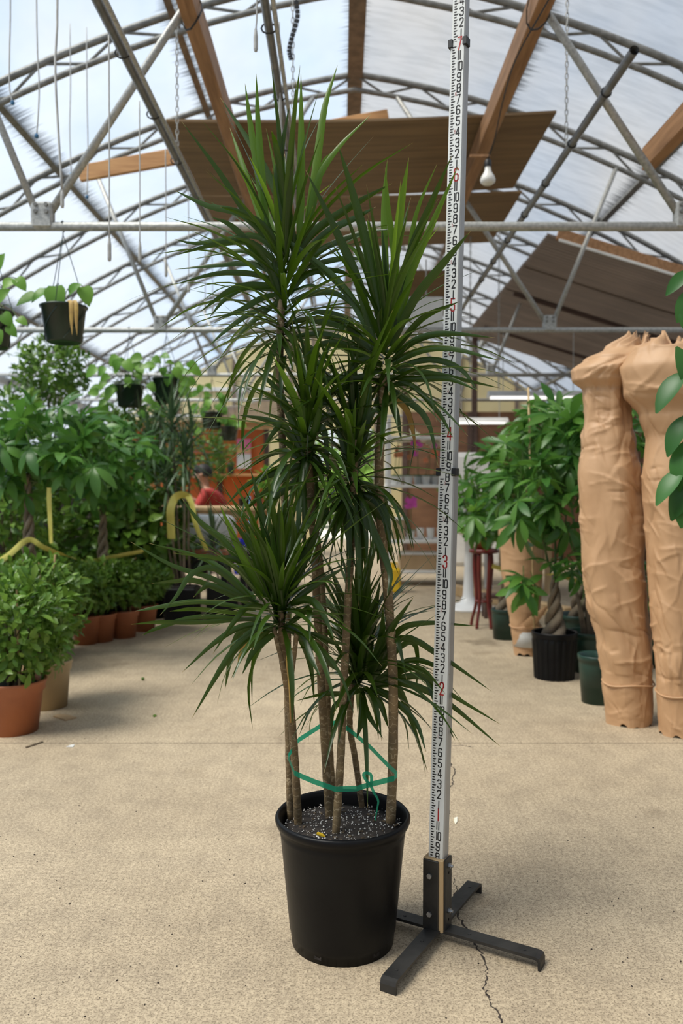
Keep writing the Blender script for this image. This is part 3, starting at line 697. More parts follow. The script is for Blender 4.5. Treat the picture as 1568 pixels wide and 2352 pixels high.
Z5 = (400, 150, 3.136); Z6 = (600, 250, 2.851); Z2 = (700, 850, 3.92); Z1 = (400, 850, 4.703); Z7 = (300, 1050, 3.136); Z8 = (650, 1250, 3.136)
TR = []   # head, zoom frame, width px, young, points
def T(h, z, w, young, *pts): TR.append((h, z, w, young, pts))
y, o = True, False
for w, yg, pts in (
    (17, y, ((900, 1320), (912, 700), (912, 60))), (17, y, ((930, 1300), (1010, 800), (1080, 300), (1175, 0))), (16, o, ((880, 1350), (800, 950), (735, 600), (700, 470))),
    (17, o, ((870, 1250), (720, 880), (560, 580), (330, 230))), (14, o, ((860, 1350), (740, 900), (770, 620), (830, 280))), (15, y, ((680, 1300), (630, 800), (600, 400), (590, 60))),
    (14, y, ((680, 1280), (590, 700), (545, 400), (510, 130))), (14, y, ((950, 1200), (1020, 850), (1170, 600), (1420, 350))), (13, y, ((960, 1200), (1060, 750), (1140, 620))),
    (13, y, ((690, 1300), (520, 800), (400, 450))), (11, y, ((660, 1150), (540, 860), (390, 610))), (13, o, ((700, 1300), (500, 1040), (320, 760), (50, 400))),
    (15, o, ((780, 1360), (500, 1080), (240, 1010), (0, 900))), (13, o, ((800, 1380), (640, 1150), (450, 1050), (330, 1020))), (13, o, ((780, 1400), (600, 1230), (400, 1250), (150, 1280), (0, 1250))),
    (13, o, ((770, 1460), (560, 1280), (300, 1290), (0, 1370))), (12, o, ((750, 1520), (560, 1430), (300, 1440), (0, 1470))), (12, o, ((760, 1560), (560, 1500), (300, 1500), (0, 1580))),
    (13, o, ((740, 1580), (450, 1600), (180, 1780))), (12, o, ((750, 1620), (520, 1600), (370, 1680), (250, 1820))), (17, o, ((870, 1380), (1000, 1200), (1300, 1000), (1568, 850))),
    (15, o, ((900, 1400), (1100, 1200), (1300, 1100), (1450, 1020))), (14, o, ((920, 1420), (1100, 1300), (1350, 1200), (1568, 1180))), (13, o, ((900, 1460), (1200, 1390), (1400, 1400))),
    (13, o, ((760, 1640), (620, 1680), (480, 1760), (300, 1830))), (12, o, ((770, 1680), (640, 1780), (500, 1900), (430, 2000))), (13, o, ((850, 1620), (1000, 1580), (1130, 1700))),
    (13, o, ((850, 1560), (950, 1440), (1040, 1480), (1120, 1580))), (15, o, ((780, 1800), (700, 1500), (560, 1290), (430, 1240))), (14, o, ((800, 1750), (720, 1450), (760, 1380))),
    (15, o, ((790, 1620), (600, 1360), (420, 1160), (260, 1090))), (14, o, ((800, 1600), (640, 1420), (480, 1330), (120, 1400))), (13, o, ((830, 1650), (960, 1500), (1180, 1480), (1330, 1560))),
    (13, o, ((840, 1700), (1000, 1640), (1180, 1650), (1330, 1780))), (12, o, ((770, 1720), (560, 1780), (380, 1900), (240, 2030)))): T('h1', Z5, w, yg, *pts)
for w, yg, pts in (
    (19, o, ((750, 1600), (640, 1150), (480, 780), (290, 400))), (19, o, ((790, 1500), (700, 950), (600, 560), (500, 230))), (14, y, ((830, 1450), (810, 900), (805, 600), (825, 330))),
    (17, y, ((850, 1500), (880, 950), (920, 600), (965, 320))), (18, o, ((870, 1500), (960, 1000), (1100, 650), (1250, 300))), (16, y, ((880, 1500), (980, 1080), (1120, 750), (1290, 370))),
    (18, o, ((850, 1560), (1000, 1250), (1200, 1000), (1370, 800))), (14, o, ((870, 1600), (1050, 1380), (1300, 1260))), (14, o, ((860, 1640), (1000, 1520), (1200, 1470), (1530, 1500))),
    (14, o, ((860, 1670), (1050, 1580), (1250, 1570), (1568, 1650))), (13, o, ((860, 1700), (1100, 1640), (1300, 1700), (1420, 1853))), (13, o, ((860, 1720), (1000, 1720), (1250, 1760), (1568, 1830))),
    (18, o, ((770, 1600), (560, 1430), (300, 1380), (110, 1420))), (16, o, ((760, 1640), (500, 1500), (300, 1480), (150, 1520))), (15, o, ((760, 1680), (560, 1560), (400, 1540), (260, 1640))),
    (15, o, ((750, 1640), (560, 1400), (400, 1330), (300, 1350))), (17, o, ((760, 1560), (560, 1200), (300, 960), (20, 760))), (14, y, ((800, 1500), (720, 1150), (640, 960), (540, 870))),
    (13, y, ((850, 1420), (870, 1000), (830, 650), (810, 380))), (11, y, ((880, 1480), (950, 1100), (1010, 700), (1150, 360))), (14, o, ((790, 1700), (640, 1760), (400, 1780), (270, 1810))),
    (14, o, ((790, 1680), (700, 1640), (600, 1680), (540, 1800))), (16, o, ((820, 1600), (770, 1400), (790, 1300))), (17, y, ((840, 1550), (790, 1150), (730, 850), (690, 720))),
    (15, o, ((740, 1620), (600, 1470), (570, 1380), (525, 1480)))): T('h2', Z6, w, yg, *pts)
for w, yg, pts in (
    (14, o, ((740, 150), (900, 260), (1100, 450), (1200, 870))), (12, o, ((730, 150), (950, 130), (1200, 380), (1340, 620))), (12, 'dry', ((700, 170), (900, 340), (960, 500), (1010, 770))),
    (12, o, ((690, 200), (640, 330), (690, 360), (740, 460))), (13, o, ((740, 60), (1000, 80), (1300, 80), (1568, 190))), (14, o, ((680, 190), (400, 150), (200, 220), (90, 330))), (14, o, ((680, 100), (300, 70), (0, 130))),
    (16, o, ((700, 150), (780, 290), (830, 430), (870, 640)))): T('h2', Z2, w, yg, *pts)
for w, yg, pts in (
    (17, o, ((1420, 950), (1300, 600), (1100, 200), (880, 0))), (16, y, ((1430, 900), (1330, 400), (1200, 100), (1060, -160))), (17, o, ((1440, 850), (1400, 300), (1380, 0), (1400, -200))),
    (15, o, ((1420, 960), (1200, 650), (1000, 540), (680, 485))), (15, o, ((1420, 990), (1250, 800), (1080, 740))), (14, o, ((1420, 1000), (1200, 620), (1100, 640), (900, 940))),
    (13, o, ((1420, 1010), (1200, 880), (1000, 930), (680, 1140))), (14, o, ((1420, 1030), (1250, 1060), (1000, 1150), (860, 1250))), (12, o, ((1430, 1050), (1200, 1060), (800, 1230), (560, 1460))),
    (13, o, ((1430, 1040), (1200, 1160), (950, 1350), (720, 1560))), (13, o, ((1440, 1050), (1250, 1250), (1000, 1450), (780, 1740)))): T('h3', Z1, w, yg, *pts)
for w, yg, pts in (
    (16, o, ((20, 830), (80, 560), (180, 560), (215, 1110))), (15, o, ((20, 820), (100, 700), (190, 800), (260, 1100))), (14, o, ((20, 840), (90, 780), (150, 900), (170, 1060))),
    (15, o, ((20, 800), (100, 500), (200, 420), (400, 360))), (16, y, ((10, 780), (-20, 400), (60, 0), (70, -180))), (15, y, ((20, 760), (120, 400), (150, 0)))): T('h3', Z2, w, yg, *pts)
for w, yg, pts in (
    (19, o, ((410, 1000), (320, 500), (230, 290), (90, 340))), (20, o, ((430, 980), (540, 500), (600, 60))), (18, o, ((450, 960), (520, 600), (620, 350), (740, 470))), (18, o, ((420, 980), (390, 700), (300, 380))),
    (16, y, ((425, 980), (415, 700), (460, 250))), (16, o, ((450, 1000), (600, 1060), (720, 1180), (715, 1240))), (14, o, ((450, 1000), (300, 800), (210, 780))), (15, o, ((410, 1060), (250, 1250), (100, 1300), (0, 1350))),
    (14, o, ((400, 1080), (200, 1300), (60, 1400))), (18, o, ((440, 1120), (600, 1200), (720, 1400), (790, 1700))), (17, o, ((450, 1100), (650, 1180), (740, 1350), (770, 1600))), (21, o, ((425, 1060), (420, 1350), (390, 1700))),
    (16, o, ((450, 1130), (560, 1300), (660, 1600), (650, 1750))), (15, o, ((410, 1100), (330, 1300), (280, 1500))), (15, o, ((460, 1140), (600, 1150), (700, 1280), (730, 1500))), (15, o, ((420, 1120), (300, 1330), (250, 1580))),
    (16, o, ((440, 1130), (560, 1340), (760, 1800), (740, 2030))), (15, o, ((420, 1150), (380, 1400), (460, 1800))), (15, o, ((430, 1150), (520, 1450), (540, 1800)))): T('h4', Z2, w, yg, *pts)
for w, yg, pts in (
    (16, o, ((1030, 1000), (960, 750), (860, 560), (800, 380))), (17, y, ((960, 1000), (800, 700), (640, 340))), (15, o, ((980, 1000), (860, 650), (700, 420))), (17, o, ((1050, 1000), (1060, 600), (1150, 330))),
    (16, o, ((1040, 1000), (980, 640), (930, 350), (860, 80))), (17, o, ((1120, 1000), (1180, 650), (1160, 380))), (15, o, ((1150, 1000), (1300, 620), (1420, 270))), (14, o, ((930, 1000), (700, 640), (500, 470), (370, 300))),
    (11, o, ((900, 1020), (650, 800), (440, 700), (130, 620))), (11, o, ((900, 1050), (600, 880), (300, 780), (0, 610))), (12, o, ((900, 1060), (620, 810), (440, 840), (330, 1000), (210, 1140))), (12, o, ((900, 1080), (500, 900), (320, 895), (150, 910))),
    (11, o, ((900, 1100), (500, 1040), (200, 1080), (30, 1110))), (12, o, ((940, 1150), (500, 1100), (280, 1110))), (10, o, ((940, 1160), (500, 1190), (200, 1190), (0, 1205))), (10, o, ((940, 1180), (500, 1150), (200, 1230), (80, 1285))),
    (14, o, ((1000, 1100), (850, 1080), (750, 1180), (590, 1420))), (18, o, ((1060, 1240), (900, 1250), (700, 1450), (440, 1882))), (13, o, ((1020, 1210), (800, 1220), (600, 1340), (370, 1550))), (15, o, ((1050, 1260), (900, 1380), (800, 1570))),
    (14, o, ((1020, 1240), (850, 1380), (720, 1600))), (15, o, ((1020, 1230), (800, 1250), (720, 1450), (680, 1670))), (17, o, ((1150, 1060), (1280, 1030), (1380, 1120), (1470, 1330))), (15, o, ((1110, 1210), (1250, 1290), (1300, 1450), (1370, 1590))),
    (15, o, ((1110, 1200), (1300, 1350), (1420, 1480), (1500, 1550))), (14, o, ((1110, 1230), (1280, 1090), (1285, 1130), (1290, 1340))), (14, o, ((1110, 1250), (1300, 1280), (1450, 1330), (1568, 1350))), (12, o, ((920, 1050), (600, 930), (530, 940), (450, 1010))),
    (12, o, ((1000, 1040), (800, 760), (600, 730), (480, 740))), (12, o, ((950, 1040), (700, 760), (300, 690))), (13, 'dry', ((1000, 1240), (860, 1320), (800, 1400), (770, 1480))), (17, o, ((1060, 1050), (920, 700), (850, 500))),
    (16, o, ((1100, 1050), (1140, 800), (1290, 650), (1400, 600))), (14, o, ((1130, 1080), (1300, 940), (1568, 780))), (14, o, ((1120, 1100), (1300, 1130), (1568, 1130)))): T('h5', Z7, w, yg, *pts)
for w, yg, pts in (
    (17, o, ((590, 980), (640, 600), (700, 250))), (17, o, ((560, 980), (600, 500), (620, 150))), (16, o, ((620, 980), (760, 650), (940, 380))), (14, o, ((620, 1000), (800, 660), (1000, 570), (1400, 590))),
    (14, o, ((640, 1000), (850, 680), (1150, 820), (1500, 1060))), (14, o, ((640, 1010), (900, 880), (1200, 1080), (1568, 1300))), (16, o, ((640, 1020), (850, 1000), (1150, 1120), (1568, 1460))), (16, o, ((630, 1030), (800, 1020), (900, 1200), (1040, 1640))),
    (14, o, ((620, 1040), (760, 1100), (950, 1280), (1030, 1500))), (12, o, ((640, 1000), (900, 840), (1100, 880), (1200, 940))), (14, o, ((600, 1040), (700, 1150), (760, 1330))), (13, o, ((570, 1060), (600, 1200), (720, 1400))),
    (14, o, ((520, 1050), (420, 1130), (360, 1200), (350, 1380))), (16, o, ((570, 1060), (570, 1250), (530, 1400))), (13, o, ((640, 990), (850, 735), (960, 750), (960, 1080))), (13, o, ((640, 970), (790, 690), (830, 710), (890, 980))),
    (15, o, ((640, 1010), (1000, 950), (1100, 1130), (1240, 1420))), (15, o, ((540, 960), (420, 650), (330, 550))), (15, o, ((560, 960), (500, 600), (430, 350))), (16, o, ((600, 970), (700, 700), (720, 450))),
    (12, o, ((640, 1010), (850, 920), (1000, 900), (1170, 1080))), (15, o, ((540, 980), (480, 700), (520, 400))), (12, o, ((600, 1040), (460, 1080), (300, 1080), (90, 1130)))): T('h6', Z8, w, yg, *pts)
DM = {True: M['drac_young'], False: M['drac'], 'dry': M['dry_leaf']}
nleaf = 0
for h, (ox, oy, s), w, yg, pts in TR:
    Y = HD[h]; m = len(pts) - 1
    dy = R.uniform(-.13, .10)
    if ox + pts[-1][0] / s > 985: dy = -R.uniform(.07, .13)      # these pass in front of the measuring rod
    P = [loc(at(ox + px / s, oy + py / s, Y + dy * (i / m))) for i, (px, py) in enumerate(pts)]
    d = (P[-1] - P[0]); az = math.atan2(d.y if abs(d.y) > .02 else .02, d.x)
    W = w / F * Y * 1.08
    vert = abs(d.normalized().z)
    sd = Vector((0, 1, 0)).cross(d.normalized()) if vert > .6 else (Vector((0, 1, 0)).cross(d.normalized()) + Vector((0, R.uniform(.2, .9), 0)) * R.choice((-1, 1)))
    v, f, uv = ribbon(P, W, 13, fold=R.uniform(.10, .22), twist=R.uniform(-.5, .5), side=sd if len(pts) < 4 else None)
    mesh_obj('leaf', v, f, DM[yg], dr, True, uv); nleaf += 1
# untraced leaves filling the crowns
FILL = {'h1': (655, 660, 84, .24, .42, (560, 830)), 'h2': (882, 830, 64, .22, .36, (740, 880)), 'h3': (705, 1020, 66, .19, .32, (920, 1060)), 'h4': (812, 1060, 76, .20, .36, (980, 1140)), 'h5': (648, 1400, 66, .18, .32, (1320, 1450)), 'h6': (825, 1540, 84, .18, .34, (1450, 1590))}
extra = MB(); extra_uv = []
fills = []
for h, (px, py, N, l0, l1, (ya, yb)) in FILL.items():
    for i in range(N):
        t = (i + .5) / N          # 0 = low, old leaves; 1 = young, upright
        b = loc(at(px + R.uniform(-8, 8), yb + (ya - yb) * t, HD[h])); az = i * 2.3999 + R.uniform(-.3, .3)
        el = math.radians(-25 + 105 * t + R.uniform(-14, 14)); L = R.uniform(l0, l1)
        dirh = Vector((math.cos(az), math.sin(az), 0)); P = [b]; e = el; q = b.copy(); droop = R.uniform(.2, .75) * (1.1 - .8 * t)
        for k in range(3):
            q = q + (dirh * math.cos(e) + Vector((0, 0, math.sin(e)))) * L / 3; P.append(q.copy()); e -= droop * .8
        fills.append((L, h, P, dirh, t))
UPR = {'h5': (640, 1420, 34, 52, 84, .24, .38), 'h6': (815, 1560, 40, 48, 86, .22, .36), 'h4': (812, 1110, 26, -80, -25, .18, .34), 'h3': (706, 1050, 20, -75, -15, .16, .30), 'h1': (650, 760, 26, -40, 25, .22, .34), 'h2': (880, 880, 20, -45, 20, .20, .34)}
for h, (px, py, N, e0, e1, l0, l1) in UPR.items():
    for i in range(N):
        az = i * 2.3999; el = math.radians(R.uniform(e0, e1)); L = R.uniform(l0, l1); dirh = Vector((math.cos(az), math.sin(az), 0)); q = loc(at(px + R.uniform(-12, 12), py + R.uniform(-25, 15), HD[h])); P = [q.copy()]; e = el
        for k in range(3): q = q + (dirh * math.cos(e) + Vector((0, 0, math.sin(e)))) * L / 3; P.append(q.copy()); e -= R.uniform(.05, .3)
        fills.append((L, h, P, dirh, .5))
R.shuffle(fills)
for (L, h, P, dirh, t) in fills:
    sd = Vector((-dirh.y, dirh.x, 0)); yg = t > .8 and h in ('h1', 'h2')
    v, f, uv = ribbon(P, R.uniform(.010, .016), 10, fold=R.uniform(.1, .25), twist=R.uniform(-.4, .4), side=sd)
    if nleaf < 298: mesh_obj('leaf', v, f, DM[yg], dr, True, uv); nleaf += 1
    else: extra.add(v, f); extra_uv += uv
mesh_obj('inner_leaves', extra.v, extra.f, M['drac'], dr, True, extra_uv, kind='stuff')

# green film tape round the canes
TP = [(905, 1788, 1.845), (845, 1803, 1.85), (820, 1811, 1.85), (771, 1813, 1.835), (720, 1795, 1.855), (676, 1776, 1.868), (661, 1738, 1.93), (685, 1700, 2.0), (735, 1668, 2.06), (770, 1660, 2.09), (800, 1675, 2.06), (850, 1716, 2.0), (891, 1758, 1.935), (912, 1778, 1.87), (905, 1788, 1.845)]
gt = thing('green_tape', 'translucent green plastic tape tied in a bow around the dracaena canes', 'tape', at(845, 1803, 1.85))
def tape_strip(pts, w, mat, parent, name, o):
    v = []; f = []
    for i, p in enumerate(pts):
        v += [p - o - Vector((0, 0, w / 2)), p - o + Vector((0, 0, w / 2))]
        if i: k = 2 * i; f.append((k - 2, k, k + 1, k - 1))
    return mesh_obj(name, v, f, mat, parent, False)
tape_strip([at(*p) for p in TP], .0125, M['tape_g'], gt, 'band', gt.location)
bow = [at(px, py, 1.843) for px, py in [(851, 1804), (842, 1794), (835, 1782), (838, 1776), (850, 1778), (853, 1790), (851, 1804)]]
v, f, uv = ribbon([p - gt.location for p in bow], .007, 16, fold=.2, wprof=lambda t: 1); mesh_obj('bow_loop', v, f, M['tape_g'], gt, True)
tail = [at(px, py, 1.843) for px, py in [(851, 1804), (858, 1820), (868, 1838), (867, 1852), (861, 1885)]]
v, f, uv = ribbon([p - gt.location for p in tail], .007, 12, fold=.2, wprof=lambda t: 1 - .6 * t); mesh_obj('tail', v, f, M['tape_g'], gt, True)
v, f, uv = ribbon([at(px, py, 1.84) for px, py in [(727, 1914), (738, 1918), (748, 1923)]], .008, 6, fold=.2)
tag(mesh_obj('fallen_leaf', v, f, M['yellow'], None, True), 'small yellow fallen leaf on the potting soil of the dracaena', 'leaf')

# ------------------------------------------------------------------ measuring rod and its cross stand
YAW = math.radians(-30); LEAN = math.radians(1.32)
RB = Vector((.231, 1.985, 0)); 
rm = Matrix.Rotation(LEAN, 4, 'Y') @ Matrix.Rotation(YAW, 4, 'Z')
st = thing('rod_stand', 'black steel cross stand with bolted upright holding the measuring rod', 'stand', RB)
st.rotation_euler = (0, 0, YAW)
LZt = .030
for k, (dx, dy) in enumerate(((0, -1), (1, 0), (0, 1), (-1, 0))):
    a = math.atan2(dy, dx); Mz = Matrix.Rotation(a, 3, 'Z'); L = .262; mb = MB()
    prof = [(.012, LZt), (L - .012, LZt), (L - .003, LZt - .003), (L, LZt - .012), (L, 0), (L - .006, 0), (L - .006, LZt - .012), (L - .012, LZt - .007), (.012, LZt - .007)]
    w = .019; v = [Mz @ Vector((x, -w, z)) for x, z in prof] + [Mz @ Vector((x, w, z)) for x, z in prof]; n = len(prof)
    f = [(i, (i + 1) % n, (i + 1) % n + n, i + n) for i in range(n)] + [(8, 7, 1, 0), (7, 6, 2, 1), (6, 5, 4, 3), (6, 3, 2)] + [(9, 10, 16, 17), (10, 11, 15, 16), (12, 13, 14, 15), (11, 12, 15)]
    leg = mesh_obj('leg', v, f, M['black_metal'], st)
    for x in (.085, .22): MB().lathe([(.0042, 0), (.0042, .0012), (.003, .0018), (0, .0018)], 8, Mz @ Vector((x, 0, LZt - .0002))).build('screw_head', M['black_metal'], leg)
up = MB().bbox((0, 0, .112), (.052, .046, .176), .002); up.build('wood_core', M['pine'], st)
MB().bbox((-.004, -.0255, .112), (.040, .005, .172), .0015).build('front_plate', M['black_metal'], st)
sp2 = MB(); zz = .024      # drilled plate, built round its two holes
for zh in (.050, .164):
    sp2.box((.0285, .001, (zz + zh - .003) / 2), (.005, .038, zh - .003 - zz)); zz = zh + .003
    for sy, wy in ((-1, .017), (1, .015)): sp2.box((.0285, (-.018 + wy / 2) if sy < 0 else (.020 - wy / 2), zh), (.005, wy, .006))
sp2.box((.0285, .001, (zz + .200) / 2), (.005, .038, .200 - zz)); sp2.build('side_plate', M['black_metal'], st)
def bolt(p, d, nut):
    p = Vector(p); d = Vector(d); mb = MB().tube([p, p + d * .005], .0065, 6)
    if nut: mb.tube([p, p + d * .011], .0035, 8)
    mb.build('bolt', M['bolt'], st)
for z in (.067, .160): bolt((-.006, -.028, z), (0, -1, 0), False)
for z in (.072, .182): bolt((.031, .002, z), (1, 0, 0), True)

rod = thing('measuring_rod', 'white telescopic measuring rod with black inch numerals and red foot numerals', 'measuring rod', RB)
rod.rotation_euler = rm.to_euler()
FT = .3048; IN = FT / 12
SEC = [(.045, 3 * FT + 8.6 * IN, .0405, .030), (3 * FT + 8.6 * IN, 7 * FT + .3 * IN, .0375, .0265), (7 * FT + .3 * IN, 9 * FT, .0345, .023)]
for z0, z1, w, d in SEC:
    s_ = MB().bbox((0, 0, (z0 + z1) / 2), (w, d, z1 - z0), .0025).build('rod_section', M['rod_side'], rod)
    MB().box((-.001, -d / 2 - .0003, (z0 + z1) / 2), (w - .004, .0012, z1 - z0)).build('face_plate', M['rod'], s_)
def sect(z): return next(s for s in SEC if z < s[1])
for z, w, d in ((3 * FT + 8.5 * IN, .0405, .030), (7 * FT + .2 * IN, .0375, .0265)):
    for s in (-1, 1): MB().bbox((s * (w / 2 - .0005), -d / 2 + .006, z), (.011, .022, .019), .001).build('clip', M['ink'], rod)
G = {'0': [[(0, .12), (0, .88), (.12, 1), (.48, 1), (.6, .88), (.6, .12), (.48, 0), (.12, 0), (0, .12)]], '1': [[(.3, 0), (.3, 1)]],
     '2': [[(0, .8), (0, .88), (.12, 1), (.48, 1), (.6, .88), (.6, .66), (.02, 0), (.6, 0)]], '3': [[(0, .84), (0, .9), (.12, 1), (.48, 1), (.6, .88), (.6, .66), (.46, .54), (.2, .54)], [(.46, .54), (.6, .42), (.6, .12), (.48, 0), (.12, 0), (0, .12), (0, .2)]],
     '4': [[(.48, 0), (.48, 1), (.4, 1), (0, .28), (.64, .28)]], '5': [[(.58, 1), (.04, 1), (.02, .56), (.48, .56), (.6, .44), (.6, .12), (.48, 0), (.12, 0), (0, .12), (0, .18)]],
     '6': [[(.58, .86), (.58, .9), (.48, 1), (.12, 1), (0, .88), (0, .12), (.12, 0), (.48, 0), (.6, .12), (.6, .42), (.48, .54), (0, .54)]], '7': [[(0, 1), (.6, 1), (.14, 0)]],
     '8': [[(.1, .54), (0, .64), (0, .9), (.12, 1), (.48, 1), (.6, .9), (.6, .64), (.5, .54), (.1, .54), (0, .44), (0, .1), (.12, 0), (.48, 0), (.6, .1), (.6, .44), (.5, .54)]],
     '9': [[(0, .16), (0, .1), (.12, 0), (.48, 0), (.6, .12), (.6, .88), (.48, 1), (.12, 1), (0, .88), (0, .56), (.12, .46), (.6, .46)]]}
def strokes(txt, h, lw, x0, z0, yy, asp=1.0):
    v = []; f = []; x = x0; k = .5 * h / .6 * asp
    wd = {'1': .28}; 
    for ch in txt:
        off = .16 if ch == '1' and len(txt) > 1 else 0
        for pl in G[ch]:
            for (a, b), (c, d) in zip(pl[:-1], pl[1:]):
                p = Vector((x + (a - off) * k, z0 + b * h)); q = Vector((x + (c - off) * k, z0 + d * h)); t = (q - p).normalized(); n = Vector((-t.y, t.x)) * lw / 2; e = t * lw * .4
                i = len(v); v += [(u.x, yy, u.y) for u in (p - e - n, q + e - n, q + e + n, p - e + n)]; f.append((i, i + 1, i + 2, i + 3))
        x += (.44 if ch == '1' else .78) * k
    return v, f
ticks = {0: MB(), 1: MB(), 2: MB()}
for ft in range(0, 9):
    for inch in range(12):
        z = ft * FT + inch * IN
        if z < .195 or z > 8.9 * FT: continue
        si = SEC.index(sect(z)); s0 = SEC[si]; yy = -s0[3] / 2 - .0013; xl = -s0[2] / 2 + .0055
        if inch == 0: v, f = strokes(str(ft), IN * 1.14, .0033, xl + .0135, z - .5 * IN, yy, .62); m = M['red_ink']
        else: v, f = strokes(str(inch), IN * .76, .0027, xl + (.0145 if inch < 10 else .0136), z - .38 * IN, yy, .84 if inch < 10 else .70); m = M['ink']
        mesh_obj('numeral', v, f, m, rod)
        if inch in (4, 7) and ft > 0:
            v, f = strokes(str(ft), IN * .30, .0006, xl + .0102, z + (-.1 if inch == 4 else .35) * IN, yy, .8); mesh_obj('small_numeral', v, f, M['red_ink'], rod)
        for q in range(4):
            zc = z - .18 * IN - q * IN / 4; L = (.0095, .0058, .0076, .0058)[q]; hh = IN / 16 * .95
            sl_ = .0014 if q in (0, 2) else 0
            ticks[si].add([(xl, yy, zc - hh), (xl + L - sl_, yy, zc - hh), (xl + L + sl_, yy, zc + hh), (xl, yy, zc + hh)], [(0, 1, 2, 3)])
for k, mb in ticks.items(): mb.build('tick_marks', M['ink'], rod, kind='stuff')

# ------------------------------------------------------------------ leaves and plants of the surroundings
def leaf_shape(L, W, kind='ellip', n=5, fold=.16, curl=.25):
    v = []; f = []
    for i in range(n + 1):
        t = i / n
        if kind == 'ellip': w = math.sin(math.pi * (t * .94 + .04)) ** .8
        elif kind == 'obov': w = math.sin(math.pi * (t ** 1.35 * .93 + .03)) ** .85
        elif kind == 'heart': w = (math.sin(math.pi * (min(1, t * .72 + .28))) ** .75) * (1 if t > .01 else .75)
        else: w = math.sin(math.pi * (t * .9 + .06)) ** .6 * (1 - .4 * t)
        w = max(w, .02) * W / 2; z = -curl * L * t * t
        v += [(-w, t * L, z + w * fold * 2), (0, t * L, z), (w, t * L, z + w * fold * 2)]
        if i: k = 3 * i; f += [(k - 3, k - 2, k + 1, k), (k - 2, k - 1, k + 2, k + 1)]
    return [Vector(p) for p in v], f
def orient(p, d, up=Vector((0, 0, 1)), roll=0.0, s=1.0):
    y_ = Vector(d).normalized(); z_ = up - y_ * up.dot(y_)
    if z_.length < 1e-3: z_ = y_.orthogonal()
    z_.normalize(); x_ = y_.cross(z_)
    m = Matrix((x_, y_, z_)).transposed().to_4x4()
    return Matrix.Translation(p) @ m @ Matrix.Rotation(roll, 4, 'Y') @ Matrix.Scale(s, 4)
def leaf_mesh(name, vf, mat):
    me = bpy.data.meshes.new(name); me.from_pydata([tuple(p) for p in vf[0]], [], vf[1]); me.polygons.foreach_set('use_smooth', [True] * len(me.polygons)); me.materials.append(mat); me.update(); return me
def stuff_leaves(name, vf, mats, mat, parent):
    V = np.array([tuple(p) for p in vf[0]]); Fq = np.array(vf[1], dtype=np.int32); nv = len(V)
    A = np.array([[list(r) for r in m] for m in mats])
    VV = np.einsum('mij,vj->mvi', A[:, :3, :3], V) + A[:, None, :3, 3]
    FF = (Fq[None] + (np.arange(len(mats)) * nv)[:, None, None]).reshape(-1, 4)
    me = bpy.data.meshes.new(name); me.vertices.add(VV.shape[0] * nv); me.vertices.foreach_set('co', VV.astype(np.float32).ravel())
    me.loops.add(FF.size); me.loops.foreach_set('vertex_index', FF.ravel()); me.polygons.add(len(FF))
    me.polygons.foreach_set('loop_start', np.arange(0, FF.size, 4, dtype=np.int32)); me.polygons.foreach_set('loop_total', np.full(len(FF), 4, dtype=np.int32))
    me.materials.append(mat); me.update(calc_edges=True); me.validate(); me.polygons.foreach_set('use_smooth', [True] * len(FF))
    o = bpy.data.objects.new(name, me); COL.objects.link(o); o.parent = parent; o['kind'] = 'stuff'; return o

def add_pot(t, r1, r0, h, mat, kind='round', soil=True):
    th = .012 if r1 > .08 else .006
    if kind == 'terra': prof = [(r0 * .9, .006), (r0, 0), (r0 + (r1 * .93 - r0) * .76, h * .76), (r1 * .955, h * .80), (r1 * .965, h * .9), (r1, h * .93), (r1 * 1.02, h * .97), (r1, h), (r1 - th, h * .985), (r1 - th * 1.6, h * .8)]
    elif kind == 'basket': prof = [(r0 * .55, .012), (r0 * .9, 0), (r0, .008), (r1 * .97, h * .93), (r1 * 1.04, h * .94), (r1 * 1.05, h * .985), (r1, h), (r1 - th, h * .97), (r1 - th, h * .8)]
    else: prof = [(r0 * .92, .006), (r0, 0), (r0 + (r1 - r0) * .8, h * .8), (r1 * .97, h * .88), (r1 * 1.0, h * .885), (r1 * 1.02, h * .95), (r1 * 1.02, h * .985), (r1, h), (r1 - th, h * .985), (r1 - th, h * .8)]
    rip = None
    if kind == 'ribbed': rip = lambda q, z: (.018 * (1 if math.sin(q * 22) > 0 else -1)) if z < h * .86 else 0
    MB().lathe(prof, 132 if kind == 'ribbed' else 36, ripple=rip).build('pot', mat, t, kind != 'ribbed')
    if soil: MB().lathe([(r1 - th - .002, h * .86), (r1 * .5, h * .875), (0, h * .88)], 24).build('soil', M['soil'], t)

